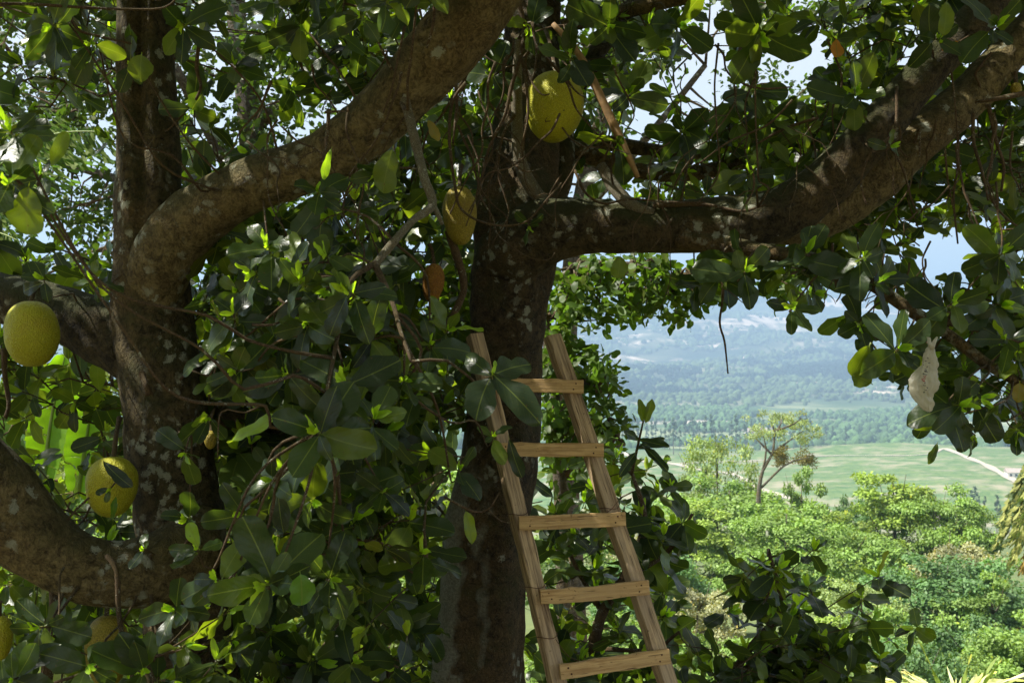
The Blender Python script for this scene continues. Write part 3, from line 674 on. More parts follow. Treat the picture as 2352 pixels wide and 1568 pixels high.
# middle tree
def ridge(c, dirs):
    a = np.arctan2(dirs[..., 1], dirs[..., 0]); low = np.clip((1.6 - c[:, 2]) / 1.4, 0, 1)[:, None]
    return 1 + .05 * np.sin(a * 5 + c[:, 2:3] * .8) + .13 * low * np.maximum(0, np.cos(a - 3.4)) ** 6 + .08 * low * np.maximum(0, np.cos(a + .9)) ** 8
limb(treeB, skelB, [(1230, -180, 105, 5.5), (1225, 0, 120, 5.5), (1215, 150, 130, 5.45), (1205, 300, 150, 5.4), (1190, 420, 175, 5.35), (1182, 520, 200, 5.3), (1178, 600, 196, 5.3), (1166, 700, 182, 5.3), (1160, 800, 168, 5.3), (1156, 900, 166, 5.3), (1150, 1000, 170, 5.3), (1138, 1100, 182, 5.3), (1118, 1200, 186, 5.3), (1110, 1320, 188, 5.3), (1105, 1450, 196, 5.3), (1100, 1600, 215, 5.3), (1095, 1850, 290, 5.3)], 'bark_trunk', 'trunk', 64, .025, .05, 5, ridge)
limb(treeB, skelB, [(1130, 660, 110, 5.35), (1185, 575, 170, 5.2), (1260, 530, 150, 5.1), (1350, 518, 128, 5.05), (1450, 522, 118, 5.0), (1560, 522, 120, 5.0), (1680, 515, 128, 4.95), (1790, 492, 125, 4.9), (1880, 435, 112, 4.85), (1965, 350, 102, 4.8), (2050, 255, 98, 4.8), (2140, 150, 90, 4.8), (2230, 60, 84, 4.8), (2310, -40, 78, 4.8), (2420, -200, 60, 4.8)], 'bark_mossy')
limb(treeB, skelB, [(1740, 520, 80, 5.0), (1840, 505, 108, 5.0), (1930, 468, 112, 5.0), (2020, 400, 112, 5.0), (2110, 318, 104, 5.0), (2210, 240, 96, 5.05), (2300, 140, 88, 5.1), (2370, 60, 80, 5.1), (2480, -80, 60, 5.2)], 'bark_limb')
limb(treeB, skelB, [(1180, 480, 70, 5.3), (1240, 400, 52, 5.5), (1300, 345, 46, 5.6), (1400, 372, 42, 5.7), (1520, 398, 40, 5.8), (1640, 390, 36, 5.9), (1760, 350, 30, 6.0), (1860, 300, 24, 6.0), (1980, 270, 18, 6.0)], 'bark', 'branch', 20, .04)
limb(treeB, skelB, [(1200, 400, 60, 5.4), (1300, 330, 34, 5.7), (1400, 330, 34, 5.9), (1560, 352, 32, 6.1), (1700, 335, 28, 6.2), (1850, 310, 20, 6.3)], 'bark', 'branch', 20, .04)
limb(treeB, skelB, [(1560, 545, 60, 4.95), (1660, 560, 42, 4.85), (1760, 578, 36, 4.75), (1880, 600, 32, 4.65), (1990, 645, 30, 4.55), (2080, 705, 28, 4.5), (2180, 770, 26, 4.45), (2270, 838, 24, 4.4), (2350, 885, 22, 4.35), (2460, 960, 18, 4.3)], 'bark', 'branch', 20, .04)
limb(treeB, skelB, [(2130, 735, 18, 4.5), (2200, 745, 15, 4.55), (2290, 770, 15, 4.6), (2370, 800, 15, 4.6)], 'twig', 'branch', 12, .04)
limb(treeB, skelB, [(1380, 380, 24, 5.0), (1410, 430, 30, 4.95), (1450, 470, 28, 4.9), (1500, 490, 20, 4.9)], 'twig_lichen', 'branch', 14, .03)
limb(treeB, skelB, [(1500, 470, 16, 4.88), (1620, 470, 9, 4.85), (1700, 485, 7, 4.8), (1760, 470, 5, 4.75)], 'twig', 'branch', 8, .04)
limb(treeB, skelB, [(1190, 90, 16, 4.95), (1188, 180, 22, 5.0), (1188, 280, 26, 5.05), (1192, 360, 30, 5.08), (1215, 420, 34, 5.1), (1252, 470, 30, 5.1)], 'twig_lichen', 'branch', 16, .03)
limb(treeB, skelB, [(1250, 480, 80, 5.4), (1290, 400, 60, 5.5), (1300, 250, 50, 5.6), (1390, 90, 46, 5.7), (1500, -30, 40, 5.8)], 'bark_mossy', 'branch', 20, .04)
# upper right horizontal branch over the frame top right
limb(treeB, skelB, [(1290, 60, 30, 5.3), (1380, 40, 34, 5.3), (1500, 10, 36, 5.3), (1600, -20, 40, 5.3)], 'bark', 'branch', 16, .04)
# dead pole hanging, lichen branch
polo = Bag(); tube(polo, [P(1270, 55, 4.7), P(1330, 125, 4.68), (P(1385, 235, 4.65)), P(1430, 330, 4.62), P(1466, 408, 4.6)], [.012, .017, .021, .019, .010], 10, .03, .05, 20)
polo.build('dead_stick', M['pole'], treeB)
limb(treeA, skelA, [(915, 190, 30, 3.85), (935, 250, 22, 3.8), (955, 330, 23, 3.75), (975, 410, 23, 3.7), (993, 470, 22, 3.68), (950, 505, 17, 3.6), (905, 555, 19, 3.55), (860, 610, 17, 3.5)], 'twig_lichen', 'branch', 14, .02, .06, 25)
limb(treeA, skelA, [(993, 470, 16, 3.68), (1005, 490, 13, 3.68), (1016, 516, 9, 3.68)], 'twig_lichen', 'branch', 10, .02)
limb(treeA, skelA, [(860, 605, 16, 3.5), (900, 690, 12, 3.4), (920, 760, 9, 3.3), (945, 830, 8, 3.2)], 'twig', 'branch', 10, .03)
limb(treeA, skelA, [(860, 605, 14, 3.5), (810, 640, 12, 3.4), (790, 700, 10, 3.3), (735, 985, 9, 3.0)], 'twig', 'branch', 10, .03)

# ------------------------------------------------------------------ jackfruits
def fruit(x, y, rx, ry, d, mat, label, tilt=0.0, stalk=None, yaw=0.0, taper=.12, front=0.0, group='jackfruits on the trees'):
    c = P(x, y, d); a, b = px(rx, d), px(ry, d)
    nu, nv = 96, 72
    th = np.linspace(0, math.pi, nv)[:, None]; ph = np.linspace(0, 2 * math.pi, nu, endpoint=False)[None]
    pw = 0.86
    r = np.sin(th) ** pw * (1 + taper * np.cos(th))
    V = np.stack([a * r * np.cos(ph), a * .98 * r * np.sin(ph), b * np.cos(th) + 0 * ph], -1).reshape(-1, 3)
    V = V * (1 + .035 * vnoise(V + c, 7, 3)[:, None])
    ct, st = math.cos(tilt), math.sin(tilt); V = V @ np.array([[ct, 0, st], [0, 1, 0], [-st, 0, ct]])
    i = np.arange(nv - 1)[:, None] * nu; j = np.arange(nu)[None]; k = (j + 1) % nu
    F = np.stack([i + j, i + nu + j, i + nu + k, i + k], -1).reshape(-1, 4)
    ca = empty('jackfruit', c, label, 'fruit', group)
    ob = mesh('rind', V + c, [F], M[mat], ca)
    tp = c + np.array([st * b * -1 * 0, 0, 0]) + np.array([0, 0, b * .95]) @ np.array([[ct, 0, st], [0, 1, 0], [-st, 0, ct]])
    sb = Bag(); e = P(*stalk) if stalk else tp + [0, .05, .15]
    tube(sb, [tp - [0, 0, .02], tp + (e - tp) * .5 + [0, 0, .02], e], [.011, .009, .012], 10, .01, .08, 30)
    sb.build('stalk', M['twig'], ca); return ca
fruit(1273, 246, 66, 80, 4.75, 'fruit_b', 'largest bright yellow green jackfruit hanging high right of centre', -.08, (1250, 60, 5.1), taper=.06)
fruit(1056, 496, 38, 68, 4.7, 'fruit_y', 'narrow dull yellow jackfruit against the left edge of the middle trunk', .03, (1060, 380, 4.9))
fruit(995, 650, 25, 44, 4.9, 'fruit_o', 'small orange brown jackfruit below the narrow yellow one', -.1, (985, 560, 4.9))
fruit(72, 765, 59, 75, 4.1, 'fruit_g', 'rounded jackfruit hanging before the left limb near the left edge', .06, (90, 660, 4.25), taper=.02)
fruit(257, 1118, 57, 69, 4.0, 'fruit_g', 'jackfruit with a dark leaf lying on it, between the curved limb and lichened trunk', -.04, (275, 960, 4.2))
fruit(246, 1496, 48, 82, 3.95, 'fruit_y', 'shaded jackfruit hanging under the low curved limb', .02, (252, 1360, 4.0))
fruit(-2, 1466, 30, 52, 3.9, 'fruit_g', 'jackfruit cut in half by the left edge at the bottom', 0, (0, 1380, 3.9))
fruit(483, 1010, 14, 21, 4.05, 'fruit_y', 'tiny green young jackfruit right of the lichened trunk', .05, (490, 970, 4.2))
fruit(2334, 207, 12, 17, 5.0, 'fruit_y', 'tiny yellow young jackfruit high at the right edge', .05, (2332, 150, 5.05))

# ------------------------------------------------------------------ ladder
lad = empty('ladder', P(1300, 1700, 4.35) * [1, 1, 0], 'rough home-made wooden ladder leaning against the middle trunk', 'ladder')
def beam(p0, p1, facing, w, th, name, mat, parent, jitter=.0008, sub=24):
    """a sawn board from p0 to p1, w wide across the picture, th deep"""
    p0, p1 = np.asarray(p0), np.asarray(p1); z = unit(p1 - p0); y = unit(facing - z * (facing @ z)); x = np.cross(y, z)
    L = np.linalg.norm(p1 - p0); n = sub; prof = []
    bev = min(w, th) * .07
    for sx_, sy_, in ((1, 1), (-1, 1), (-1, -1), (1, -1)):
        a, b = sx_ * w / 2, sy_ * th / 2
        pr = [(a, b - sy_ * bev), (a - sx_ * bev, b)] if sx_ * sy_ > 0 else [(a - sx_ * bev, b), (a, b - sy_ * bev)]
        prof += pr
    prof = np.array(prof); m = len(prof)
    t_ = np.linspace(0, 1, n + 1)
    bow = np.cumsum(rng.normal(0, .0012, (n + 1, 2)), 0); bow -= bow[0] + (bow[-1] - bow[0]) * t_[:, None]
    V = []; U = []
    ph = rng.uniform(0, 9, 3)
    for i, tt in enumerate(t_):
        q = prof * (1 + .02 * math.sin(tt * 17 + ph[0]) + .015 * math.sin(tt * 41 + ph[1])) + bow[i] + rng.normal(0, jitter, prof.shape)
        V.append(p0 + z * L * tt + q[:, :1] * x + q[:, 1:] * y); U.append(np.column_stack([q + ph[2], np.full(m, L * tt + ph[2])]))
    V = np.vstack(V); U = np.vstack(U)
    i = np.arange(n)[:, None] * m; j = np.arange(m)[None]; k = (j + 1) % m
    F = np.stack([i + j, i + k, i + m + k, i + m + j], -1).reshape(-1, 4)
    c0 = np.arange(m)[::-1]; c1 = n * m + np.arange(m)
    Fs = [F, c0[None], c1[None]]
    ob = mesh(name, V, Fs, M[mat], parent, {'luv': ('FLOAT_VECTOR', U)}, smooth=False)
    return ob, x, y, z
def SL(f): return P(1090, 770, 5.02) * (1 - f) + P(1281, 1568, 4.55) * f
def SR(f): return P(1268, 772, 5.02) * (1 - f) + P(1531, 1568, 4.62) * f
fac = np.array([0.55, -1, .05])
for fn in (SL, SR):
    beam(fn(0), fn(1.42), fac, .076, .062, 'stile', 'stile', lad, sub=40)
def at_y(fn, y):
    fs = np.linspace(-.05, 1.3, 600); ys = np.array([proj(fn(f))[1] for f in fs]); return fn(fs[np.argmin(abs(ys - y))])
rungs = [((1122, 884), (1340, 888)), ((1143, 1032), (1386, 1034)), ((1192, 1201), (1436, 1191)), ((1241, 1369), (1490, 1348)), ((1286, 1542), (1537, 1506)), ((1330, 1715), (1590, 1680))]
for (xa, ya), (xb, yb) in rungs:
    pa, pb = at_y(SL, ya), at_y(SR, yb); fn_ = np.array([0.0, -1, .12])
    off = None
    a = P(xa, ya, pa[1] - .062); b = P(xb, yb, pb[1] - .062)
    r, x, y, z = beam(a, b, fn_, .066, .030, 'rung', 'rung', lad, sub=14)
    for e, s in ((a, 1), (b, -1)):
        for q in range(2):
            nb = Bag(); hp = e + z * s * (.038 + .012 * q) + x * (.014 - .028 * q) + y * .0155
            tube(nb, [hp - y * .004, hp + y * .0012], [.0046, .0040], 8, .01); nb.build('nail', M['rust'], r)
def wire(pts, r=.0018):
    b = Bag(); tube(b, pts, [r] * len(pts), 6, .01, .0); b.build('wire_tie', M['rust'], lad)
for fn, yv in ((SL, 1182), (SL, 1348), (SL, 1462), (SR, 1340), (SR, 1168)):
    c = at_y(fn, yv); a_ = np.linspace(0, 6.5, 20)
    wire([c + np.array([math.cos(q) * .048, math.sin(q) * .048, .006 * q - .02 + .006 * math.sin(q * 2)]) for q in a_])
c = at_y(SR, 1168); wire([c + [-.03, -.045, -.02], c + [.01, -.05, .01], c + [.05, -.04, .06], c + [.06, .0, .08]])
c = at_y(SL, 1462); wire([c + [.04, -.03, 0], c + [.08, -.02, -.06], c + [.12, 0, -.10], c + [.20, .02, -.13]])

# ------------------------------------------------------------------ hanging plastic bag
bagd = 3.98
outl = [(2142, 786, 4), (2139, 800, 9), (2136, 820, 15), (2132, 845, 21), (2124, 872, 29), (2119, 892, 30), (2121, 912, 25), (2128, 930, 16), (2132, 941, 9), (2134, 944, 3)]
q = spline(np.array([[*P(x, y, bagd), px(w, bagd)] for x, y, w in outl]), .006)
nu = 48; ph = np.linspace(0, 2 * math.pi, nu, endpoint=False)
rr = q[:, 3:4] * (1 + .13 * np.abs(np.sin(ph * 2.5 + 1 + q[:, 2:3] * 6)) - .22 * np.abs(np.sin(ph * 6.5 + q[:, 2:3] * 25)) ** 3 + .06 * np.sin(ph * 13 + q[:, 2:3] * 60) + .10 * np.sin(q[:, 2:3] * 70 + ph))
V = np.stack([q[:, 0:1] + rr * np.cos(ph), q[:, 1:2] + rr * .45 * np.sin(ph), q[:, 2:3] + .004 * np.sin(ph * 7)], -1).reshape(-1, 3)
i = np.arange(len(q) - 1)[:, None] * nu; j = np.arange(nu)[None]; k = (j + 1) % nu
m = newmat('thin_plastic'); t = NT(m); pos = t.n('ShaderNodeNewGeometry').outputs['Position']
bp = t.n('ShaderNodeBump', {'Strength': .6, 'Distance': .01, 'Height': t.noise(pos, 40, 4)}).outputs[0]
pr = t.n('ShaderNodeBsdfPrincipled', {'Base Color': (.66, .63, .52, 1), 'Roughness': .35, 'Normal': bp}).outputs[0]
tr = t.n('ShaderNodeBsdfTranslucent', {0: (.78, .75, .62, 1)}).outputs[0]; tp = t.n('ShaderNodeBsdfTransparent').outputs[0]
t.out(t.n('ShaderNodeMixShader', {0: .12, 1: t.n('ShaderNodeMixShader', {0: .5, 1: pr, 2: tr}).outputs[0], 2: tp}).outputs[0]); M['plastic'] = m
V = V + (.006 * vnoise(V, 38, 3))[:, None] * unit(V - V.mean(0) * [1, 1, 0] - np.stack([0 * V[:, 0], 0 * V[:, 0], V[:, 2]], 1)) + .004 * np.stack([vnoise(V, 55, 2), 0 * V[:, 0], 0 * V[:, 0]], 1)
bo = mesh('plastic_bag', V, [np.stack([i + j, i + k, i + nu + k, i + nu + j], -1).reshape(-1, 4)], m)
bo.location = (0, 0, 0)
tag(bo, 'crumpled off-white plastic bag tied to the low right branch', 'bag')
M['ink'] = simple_material('black_ink', (0.03, 0.03, 0.035), .6, .1, 5, 0); M['redink'] = simple_material('red_ink', (0.40, 0.03, 0.03), .6, .1, 5, 0)
b1 = Bag(); b2 = Bag()
for k in range(16):
    y0 = 822 + k * 5.2; x0 = 2127 + rng.normal(0, 2.5) - (k > 6) * 2
    tg = b2 if 8 <= k <= 10 else b1
    pts = [P(x0 + rng.uniform(-5, 5), y0 + rng.uniform(-2, 2), bagd - .027 - .008 * (k > 3)) for _ in range(3)]
    tube(tg, pts, [.0014] * 3, 5, .004)
b1.build('printed_lettering', M['ink'], bo); b2.build('red_print', M['redink'], bo)
tb = Bag(); tube(tb, [P(2137, 792, bagd), P(2120, 775, 4.3), P(2110, 735, 4.45)], [.004, .003, .003], 6, .02); tb.build('bag_tie', M['twig'], bo)
for sg in (-1, 1):
    tb = Bag(); tube(tb, [P(2140, 800, bagd), P(2140 + sg * 5, 788, bagd), P(2142 + sg * 8, 778, bagd + .02), P(2141 + sg * 12, 774, bagd + .04)], [.012, .008, .006, .002], 7, .01, .15, 60); tb.build('handle', M['plastic'], bo)

# ------------------------------------------------------------------ foliage of the jackfruit trees
def seg_dist(p, a, b):
    a = np.array(a, float); b = np.array(b, float); t_ = np.clip(((p - a) @ (b - a)) / ((b - a) @ (b - a)), 0, 1); return np.linalg.norm(p - a - (b - a) * t_)
PROT = [  # (points, half width, depth of the thing) things that must stay visible from the front
    ([(345, 620), (430, 520), (600, 418), (730, 370), (840, 298), (945, 190), (1050, 75), (1130, -40)], 75, 3.9),
    ([(335, 40), (340, 400), (350, 750), (390, 1000), (420, 1190)], 85, 4.2),
    ([(0, 680), (150, 722), (300, 800)], 60, 4.4),
    ([(0, 1150), (75, 1228), (160, 1290), (255, 1318), (350, 1305), (430, 1262)], 70, 3.9),
    ([(1190, 480), (1166, 700), (1156, 900), (1150, 1000), (1118, 1200), (1105, 1560)], 95, 5.1),
    ([(1260, 530), (1560, 522), (1790, 492), (1965, 350), (2140, 150), (2300, -30)], 55, 4.9),
    ([(2020, 400), (2210, 240), (2352, 80)], 48, 5.0),
    ([(1090, 770), (1281, 1568)], 50, 5.0), ([(1268, 772), (1531, 1568)], 50, 5.0),
    ([(1130, 887), (1340, 887)], 45, 5.0), ([(1150, 1033), (1386, 1033)], 45, 5.0), ([(1192, 1201), (1436, 1191)], 45, 5.0), ([(1241, 1369), (1490, 1348)], 45, 5.0), ([(1286, 1540), (1537, 1506)], 45, 5.0),
    ([(1273, 230), (1273, 262)], 100, 4.9), ([(1056, 460), (1056, 530)], 68, 4.9), ([(995, 640), (995, 665)], 55, 5.0),
    ([(72, 750), (72, 780)], 90, 4.2), ([(257, 1105), (257, 1130)], 90, 4.1), ([(246, 1470), (246, 1530)], 75, 4.0), ([(0, 1460), (0, 1480)], 70, 4.0),
    ([(2118, 830), (2125, 930)], 45, 4.4),
    ([(930, 220), (993, 470), (860, 605)], 34, 3.7),
]
CLEAR = [(1300, 650), (1560, 735), (1700, 760), (1800, 800), (1900, 780), (1940, 840), (1960, 890), (2060, 900), (2090, 1010), (2140, 1080), (2250, 1060), (2460, 1080), (2460, 1700), (2010, 1700), (1985, 1540), (1950, 1400), (1880, 1260), (1760, 1190), (1690, 1240), (1640, 1400), (1660, 1300), (1630, 1130), (1500, 960), (1450, 900), (1400, 860), (1290, 740)]
SKYHOLES = [((1625, 95), 60, 95), ((1850, 120), 48, 60), ((1600, 260), 35, 45), ((2150, 590), 62, 34), ((1700, 665), 42, 26), ((1925, 665), 34, 22), ((2290, 470), 20, 16), ((1290, 420), 30, 30), ((1480, 260), 35, 45)]
def in_poly(x, y, poly):
    c = False; j = len(poly) - 1
    for i in range(len(poly)):
        (xi, yi), (xj, yj) = poly[i], poly[j]
        if (yi > y) != (yj > y) and x < (xj - xi) * (y - yi) / (yj - yi) + xi: c = not c
        j = i
    return c
def ok(p, L, m=.8):
    if p[1] < .4: return True
    x, y = proj(p); rr = L * FPX / p[1] * m
    if in_poly(x, y, CLEAR) or in_poly(x, y + rr * .7, CLEAR) or in_poly(x + rr * .5, y, CLEAR) or in_poly(x - rr * .5, y, CLEAR): return False
    for (cx, cy_), a, b in SKYHOLES:
        if ((x - cx) / (a + rr * .3)) ** 2 + ((y - cy_) / (b + rr * .3)) ** 2 < 1: return False
    q = np.array([x, y])
    for pts, hw, dd in PROT:
        if p[1] < dd + .12:
            for a, b in zip(pts[:-1], pts[1:]):
                if seg_dist(q, a, b) < hw + rr * .55: return False
    return True
def nearest(skel, p):
    s = np.array(skel); dd = np.linalg.norm(s - p, axis=1); k = int(np.argmin(dd)); return s[k], dd[k]

# single clusters seen large in the photo:  x, y, depth, leaf length px, n, axis, tree
CL = [
    (611, 1343, 2.75, 150, 9, (.05, -1, .15), 'A'), (497, 1330, 2.9, 110, 7, (-.1, -1, .3), 'A'), (453, 1262, 3.0, 70, 4, (-.2, -.8, .7), 'A'),
    (732, 991, 2.9, 125, 8, (.1, -1, .35), 'A'), (801, 672, 3.1, 112, 7, (-.2, -1, .2), 'A'), (537, 719, 3.3, 92, 7, (-.1, -.7, .8), 'A'),
    (640, 700, 3.6, 85, 6, (.3, -.8, .5), 'A'), (705, 745, 3.2, 100, 6, (.1, -.8, .1), 'A'), (625, 1102, 3.1, 95, 6, (-.3, -.9, .3), 'A'), (719, 1150, 3.2, 100, 7, (.2, -1, .0), 'A'),
    (860, 960, 3.0, 105, 6, (.4, -.7, .5), 'A'), (930, 870, 3.3, 90, 6, (.2, -1, .2), 'A'), (990, 790, 3.6, 80, 6, (.1, -.9, .4), 'A'), (1030, 760, 3.9, 70, 4, (.6, -.7, .3), 'A'),
    (928, 1434, 4.3, 88, 9, (0, -1, .25), 'A'), (760, 1330, 3.2, 90, 6, (.3, -.9, .1), 'A'), (1056, 1078, 3.7, 75, 4, (.3, -.8, .5), 'A'), (1134, 1001, 3.9, 62, 4, (.2, -.8, .4), 'A'),
    (425, 1040, 3.6, 80, 3, (.1, -1, -.5), 'A'), (430, 1190, 3.4, 80, 5, (-.2, -1, .3), 'A'), (400, 1400, 3.2, 90, 5, (-.1, -1, .2), 'A'), (480, 960, 3.7, 70, 4, (.1, -.9, -.2), 'A'), (330, 1260, 3.6, 55, 3, (0, -1, .4), 'A'),
    (540, 850, 3.4, 95, 6, (-.2, -.9, .0), 'A'), (660, 860, 3.3, 100, 6, (0, -1, .1), 'A'), (850, 780, 3.3, 100, 7, (.0, -1, .0), 'A'), (880, 1130, 3.5, 80, 6, (.2, -1, 0), 'A'),
    (560, 1180, 3.3, 90, 6, (-.1, -1, .2), 'A'), (730, 440, 3.55, 80, 6, (.0, -.9, .3), 'A'), (870, 400, 3.7, 75, 5, (.1, -.9, -.4), 'A'), (600, 600, 3.8, 75, 6, (-.1, -.8, .3), 'A'),
    (25, 300, 2.3, 110, 6, (.2, -1, .3), 'A'), (20, 420, 2.3, 120, 7, (.2, -1, -.1), 'A'), (95, 400, 2.6, 90, 5, (.4, -.9, .5), 'A'), (300, 145, 3.7, 70, 5, (.1, -.9, -.2), 'A'), (420, 60, 3.6, 85, 6, (.2, -1, -.3), 'A'),
    (120, 60, 3.2, 95, 7, (0, -.9, -.4), 'A'), (210, 100, 3.4, 85, 6, (.2, -1, -.2), 'A'), (541, 148, 4.4, 80, 7, (.1, -.9, .2), 'A'), (690, 60, 4.0, 80, 6, (.1, -.9, -.3), 'A'), (840, 40, 3.6, 85, 6, (.1, -.9, -.4), 'A'), (440, 255, 4.1, 75, 5, (.2, -.8, -.5), 'A'),
    (100, 640, 4.0, 60, 4, (.1, -.8, .6), 'A'), (215, 640, 4.1, 60, 5, (-.3, -.8, .6), 'A'), (255, 1120, 3.82, 42, 2, (.1, -1, -.3), 'A'), (90, 1440, 3.5, 85, 7, (-.1, -1, .1), 'A'), (200, 1530, 3.3, 95, 6, (.3, -1, .3), 'A'), (330, 1540, 3.3, 100, 6, (.3, -1, .2), 'A'), (30, 1560, 3.2, 95, 7, (.2, -1, .2), 'A'),
    (2190, 695, 4.1, 92, 8, (0, -1, .3), 'B'), (1824, 706, 4.3, 78, 7, (-.1, -1, .1), 'B'), (2066, 800, 4.15, 85, 7, (-.1, -1, .2), 'B'), (2205, 931, 4.05, 95, 8, (.1, -1, .1), 'B'), (2254, 917, 4.1, 80, 6, (.3, -1, .3), 'B'),
    (1713, 622, 4.4, 88, 7, (.1, -1, .35), 'B'), (1985, 588, 4.3, 85, 7, (.0, -1, .2), 'B'), (2304, 581, 4.2, 85, 8, (.0, -1, .3), 'B'), (1854, 581, 4.4, 80, 6, (.1, -.9, .6), 'B'), (2019, 645, 4.4, 78, 6, (.2, -1, .3), 'B'), (1975, 745, 4.5, 75, 5, (-.2, -1, -.1), 'B'), (2300, 700, 4.3, 85, 7, (.2, -1, .0), 'B'), (1650, 640, 4.6, 66, 5, (-.3, -.9, 0), 'B'), (2330, 800, 4.4, 78, 5, (.1, -.9, -.2), 'B'), (2240, 1000, 4.0, 60, 5, (.1, -.8, -.6), 'B'), (2340, 990, 4.2, 62, 4, (.3, -.8, -.5), 'B'),
    (1968, 215, 4.55, 85, 7, (.0, -1, .1), 'B'), (1750, 84, 4.3, 105, 8, (.0, -.8, -.6), 'B'), (2156, 91, 4.5, 80, 6, (.1, -.9, -.2), 'B'), (1723, 396, 4.6, 72, 6, (-.1, -1, .2), 'B'), (2046, 338, 4.5, 50, 3, (.6, -.8, .1), 'B'), (1312, 131, 4.4, 80, 6, (-.1, -.8, .2), 'B'), (1446, 215, 4.7, 82, 7, (.1, -1, .1), 'B'), (1400, 60, 4.6, 85, 7, (0, -.9, -.3), 'B'), (1220, 60, 4.6, 75, 5, (-.1, -.9, -.4), 'B'), (1560, 60, 4.8, 85, 6, (.1, -.9, -.2), 'B'), (2290, 60, 4.4, 80, 6, (.1, -.9, .1), 'B'),
    (1420, 330, 4.6, 78, 3, (.0, -.9, -.9), 'B'), (1130, 170, 4.9, 78, 7, (-.1, -1, -.1), 'B'), (1040, 330, 5.0, 75, 6, (-.2, -.9, 0), 'B'), (1090, 260, 5.1, 75, 6, (0, -.9, -.3), 'B'), (1215, 520, 4.8, 50, 4, (0, -.9, -.5), 'B'), (1570, 300, 5.0, 78, 7, (0, -1, 0), 'B'), (1820, 380, 5.0, 70, 5, (0, -1, .1), 'B'),
]
def stem(bag, p, axis, tgt, r0=.003, r1=.006, sides=6, step=.05, sag=.06):
    a = unit(axis); L = np.linalg.norm(tgt - p)
    if L > .7:
        w_ = [p, p - a * .12] + [p + (tgt - p) * f + np.array([0, 0, -1.0]) * L * .16 * math.sin(f * math.pi) + rng.normal(0, .035 * L, 3) for f in (.3, .5, .7, .85)] + [tgt]
        return tube(bag, w_, np.linspace(r0, r1, 7), sides, step, .08, 30)
    m1 = p - a * min(.12, L * .3); m2 = p + (tgt - p) * .55 + np.array([0, 0, sag * L]) + rng.normal(0, .05 * L, 3)
    return tube(bag, [p, m1, m2, tgt], [r0, r0 * 1.15, (r0 + r1) / 2, r1], sides, step, .05, 30)
TREE = {'A': (treeA, skelA), 'B': (treeB, skelB)}
for (x, y, d, lp, n, ax, tk) in CL:
    tr_, sk = TREE[tk]; p = P(x, y, d); b = Bag()
    rosette(b, p, ax, n, lp * d / FPX * (1.02 if tk == 'A' else 1.14), 'hi', .2, droop=.15)
    o = b.build('leaf_cluster', M['leaf'], tr_)
    tgt, _ = nearest(sk, p); sb = Bag(); stem(sb, p, np.array(ax), tgt); sb.build('twig', M['twig'], o)

# the pair of big leaves crossing the ladder, drawn one by one:  base, tip, width px, tone
def leaf_at(bag_,  x0, y0, d0, x1, y1, d1, w, tone, nrm=(0, -1, .2), curl=.1, fold=.2):
    a, b_ = P(x0, y0, d0), P(x1, y1, d1); L = np.linalg.norm(b_ - a)
    own = bag_ is None
    bag = Bag() if own else bag_
    leaves(bag, a[None], (b_ - a)[None], np.array([nrm], float), L, px(w, (d0 + d1) / 2), np.array([tone]), 'hi', curl=curl, fold=fold)
    if own: bag.build('leaf', M['leaf'], leaf_tree)
b = Bag(); G = (0.026, 0.046, 0.020)
leaf_at(b, 1126, 868, 3.2, 1078, 958, 3.15, 88, G, (-.3, -1, .35)); leaf_at(b, 1135, 862, 3.2, 1246, 962, 3.1, 74, G, (.3, -1, .2), .2, .1); leaf_at(b, 1135, 860, 3.2, 1212, 822, 3.3, 66, G, (.1, -1, .5))
leaf_at(b, 1125, 862, 3.2, 1068, 812, 3.3, 46, G, (-.3, -1, .4)); leaf_at(b, 1130, 862, 3.2, 1140, 828, 3.2, 13, T_BUD, (1, -1, 0))
o = b.build('leaf_cluster', M['leaf'], treeA); sb = Bag(); stem(sb, P(1128, 866, 3.2), np.array([.6, -.6, .2]), P(945, 830, 3.2), .0035, .006); sb.build('twig', M['twig'], o)
tag(o, 'two broad dark leaves crossing the top of the ladder')
b = Bag()
leaf_tree = treeA
leaf_at(None, 1070, 1175, 3.9, 1088, 1248, 3.9, 30, (0.17, 0.24, 0.02), (.5, -1, 0), 0, .4)
leaf_at(None, 1040, 752, 3.9, 1108, 758, 3.85, 20, (0.16, 0.27, 0.02), (0, -.5, 1), .1, .3)
leaf_at(None, 535, 1010, 2.95, 632, 958, 2.9, 42, (0.16, 0.27, 0.02), (0, -.8, .6), .1, .2)
leaf_at(None, 1170, 1010, 3.9, 1190, 1100, 3.9, 34, T_DARK, (0, -1, .1))
leaf_at(None, 690, 1320, 2.7, 700, 1390, 2.7, 62, (0.07, 0.16, .02), (.3, -1, .1))
leaf_at(None, 455, 1255, 2.9, 432, 1200, 2.9, 34, (0.16, 0.27, 0.02), (0, -1, .1))
leaf_at(None, 240, 1060, 3.84, 288, 1122, 3.78, 32, T_DARK, (.3, -1, .3), .3, .2)
leaf_at(None, 258, 1190, 3.8, 262, 1140, 3.8, 16, (0.06, 0.13, .02), (1, -1, 0))
leaf_at(None, 66, 432, 2.3, 50, 538, 2.3, 84, T_YG * 1.3, (.2, -1, .1), .1, .1); leaf_at(None, 120, 380, 2.5, 150, 300, 2.5, 36, T_YG * 1.2, (.3, -1, .1))
leaf_at(None, 900, 345, 3.6, 872, 442, 3.6, 62, T_YG, (.2, -1, .1), .15, .15); leaf_at(None, 325, 128, 3.5, 318, 188, 3.5, 58, T_YG * .9, (.1, -1, 0)); leaf_at(None, 760, 345, 3.5, 735, 410, 3.5, 22, T_BUD, (.6, -1, 0))
leaf_at(None, 985, 278, 3.9, 1005, 325, 3.9, 26, T_YEL, (.4, -1, 0)); 
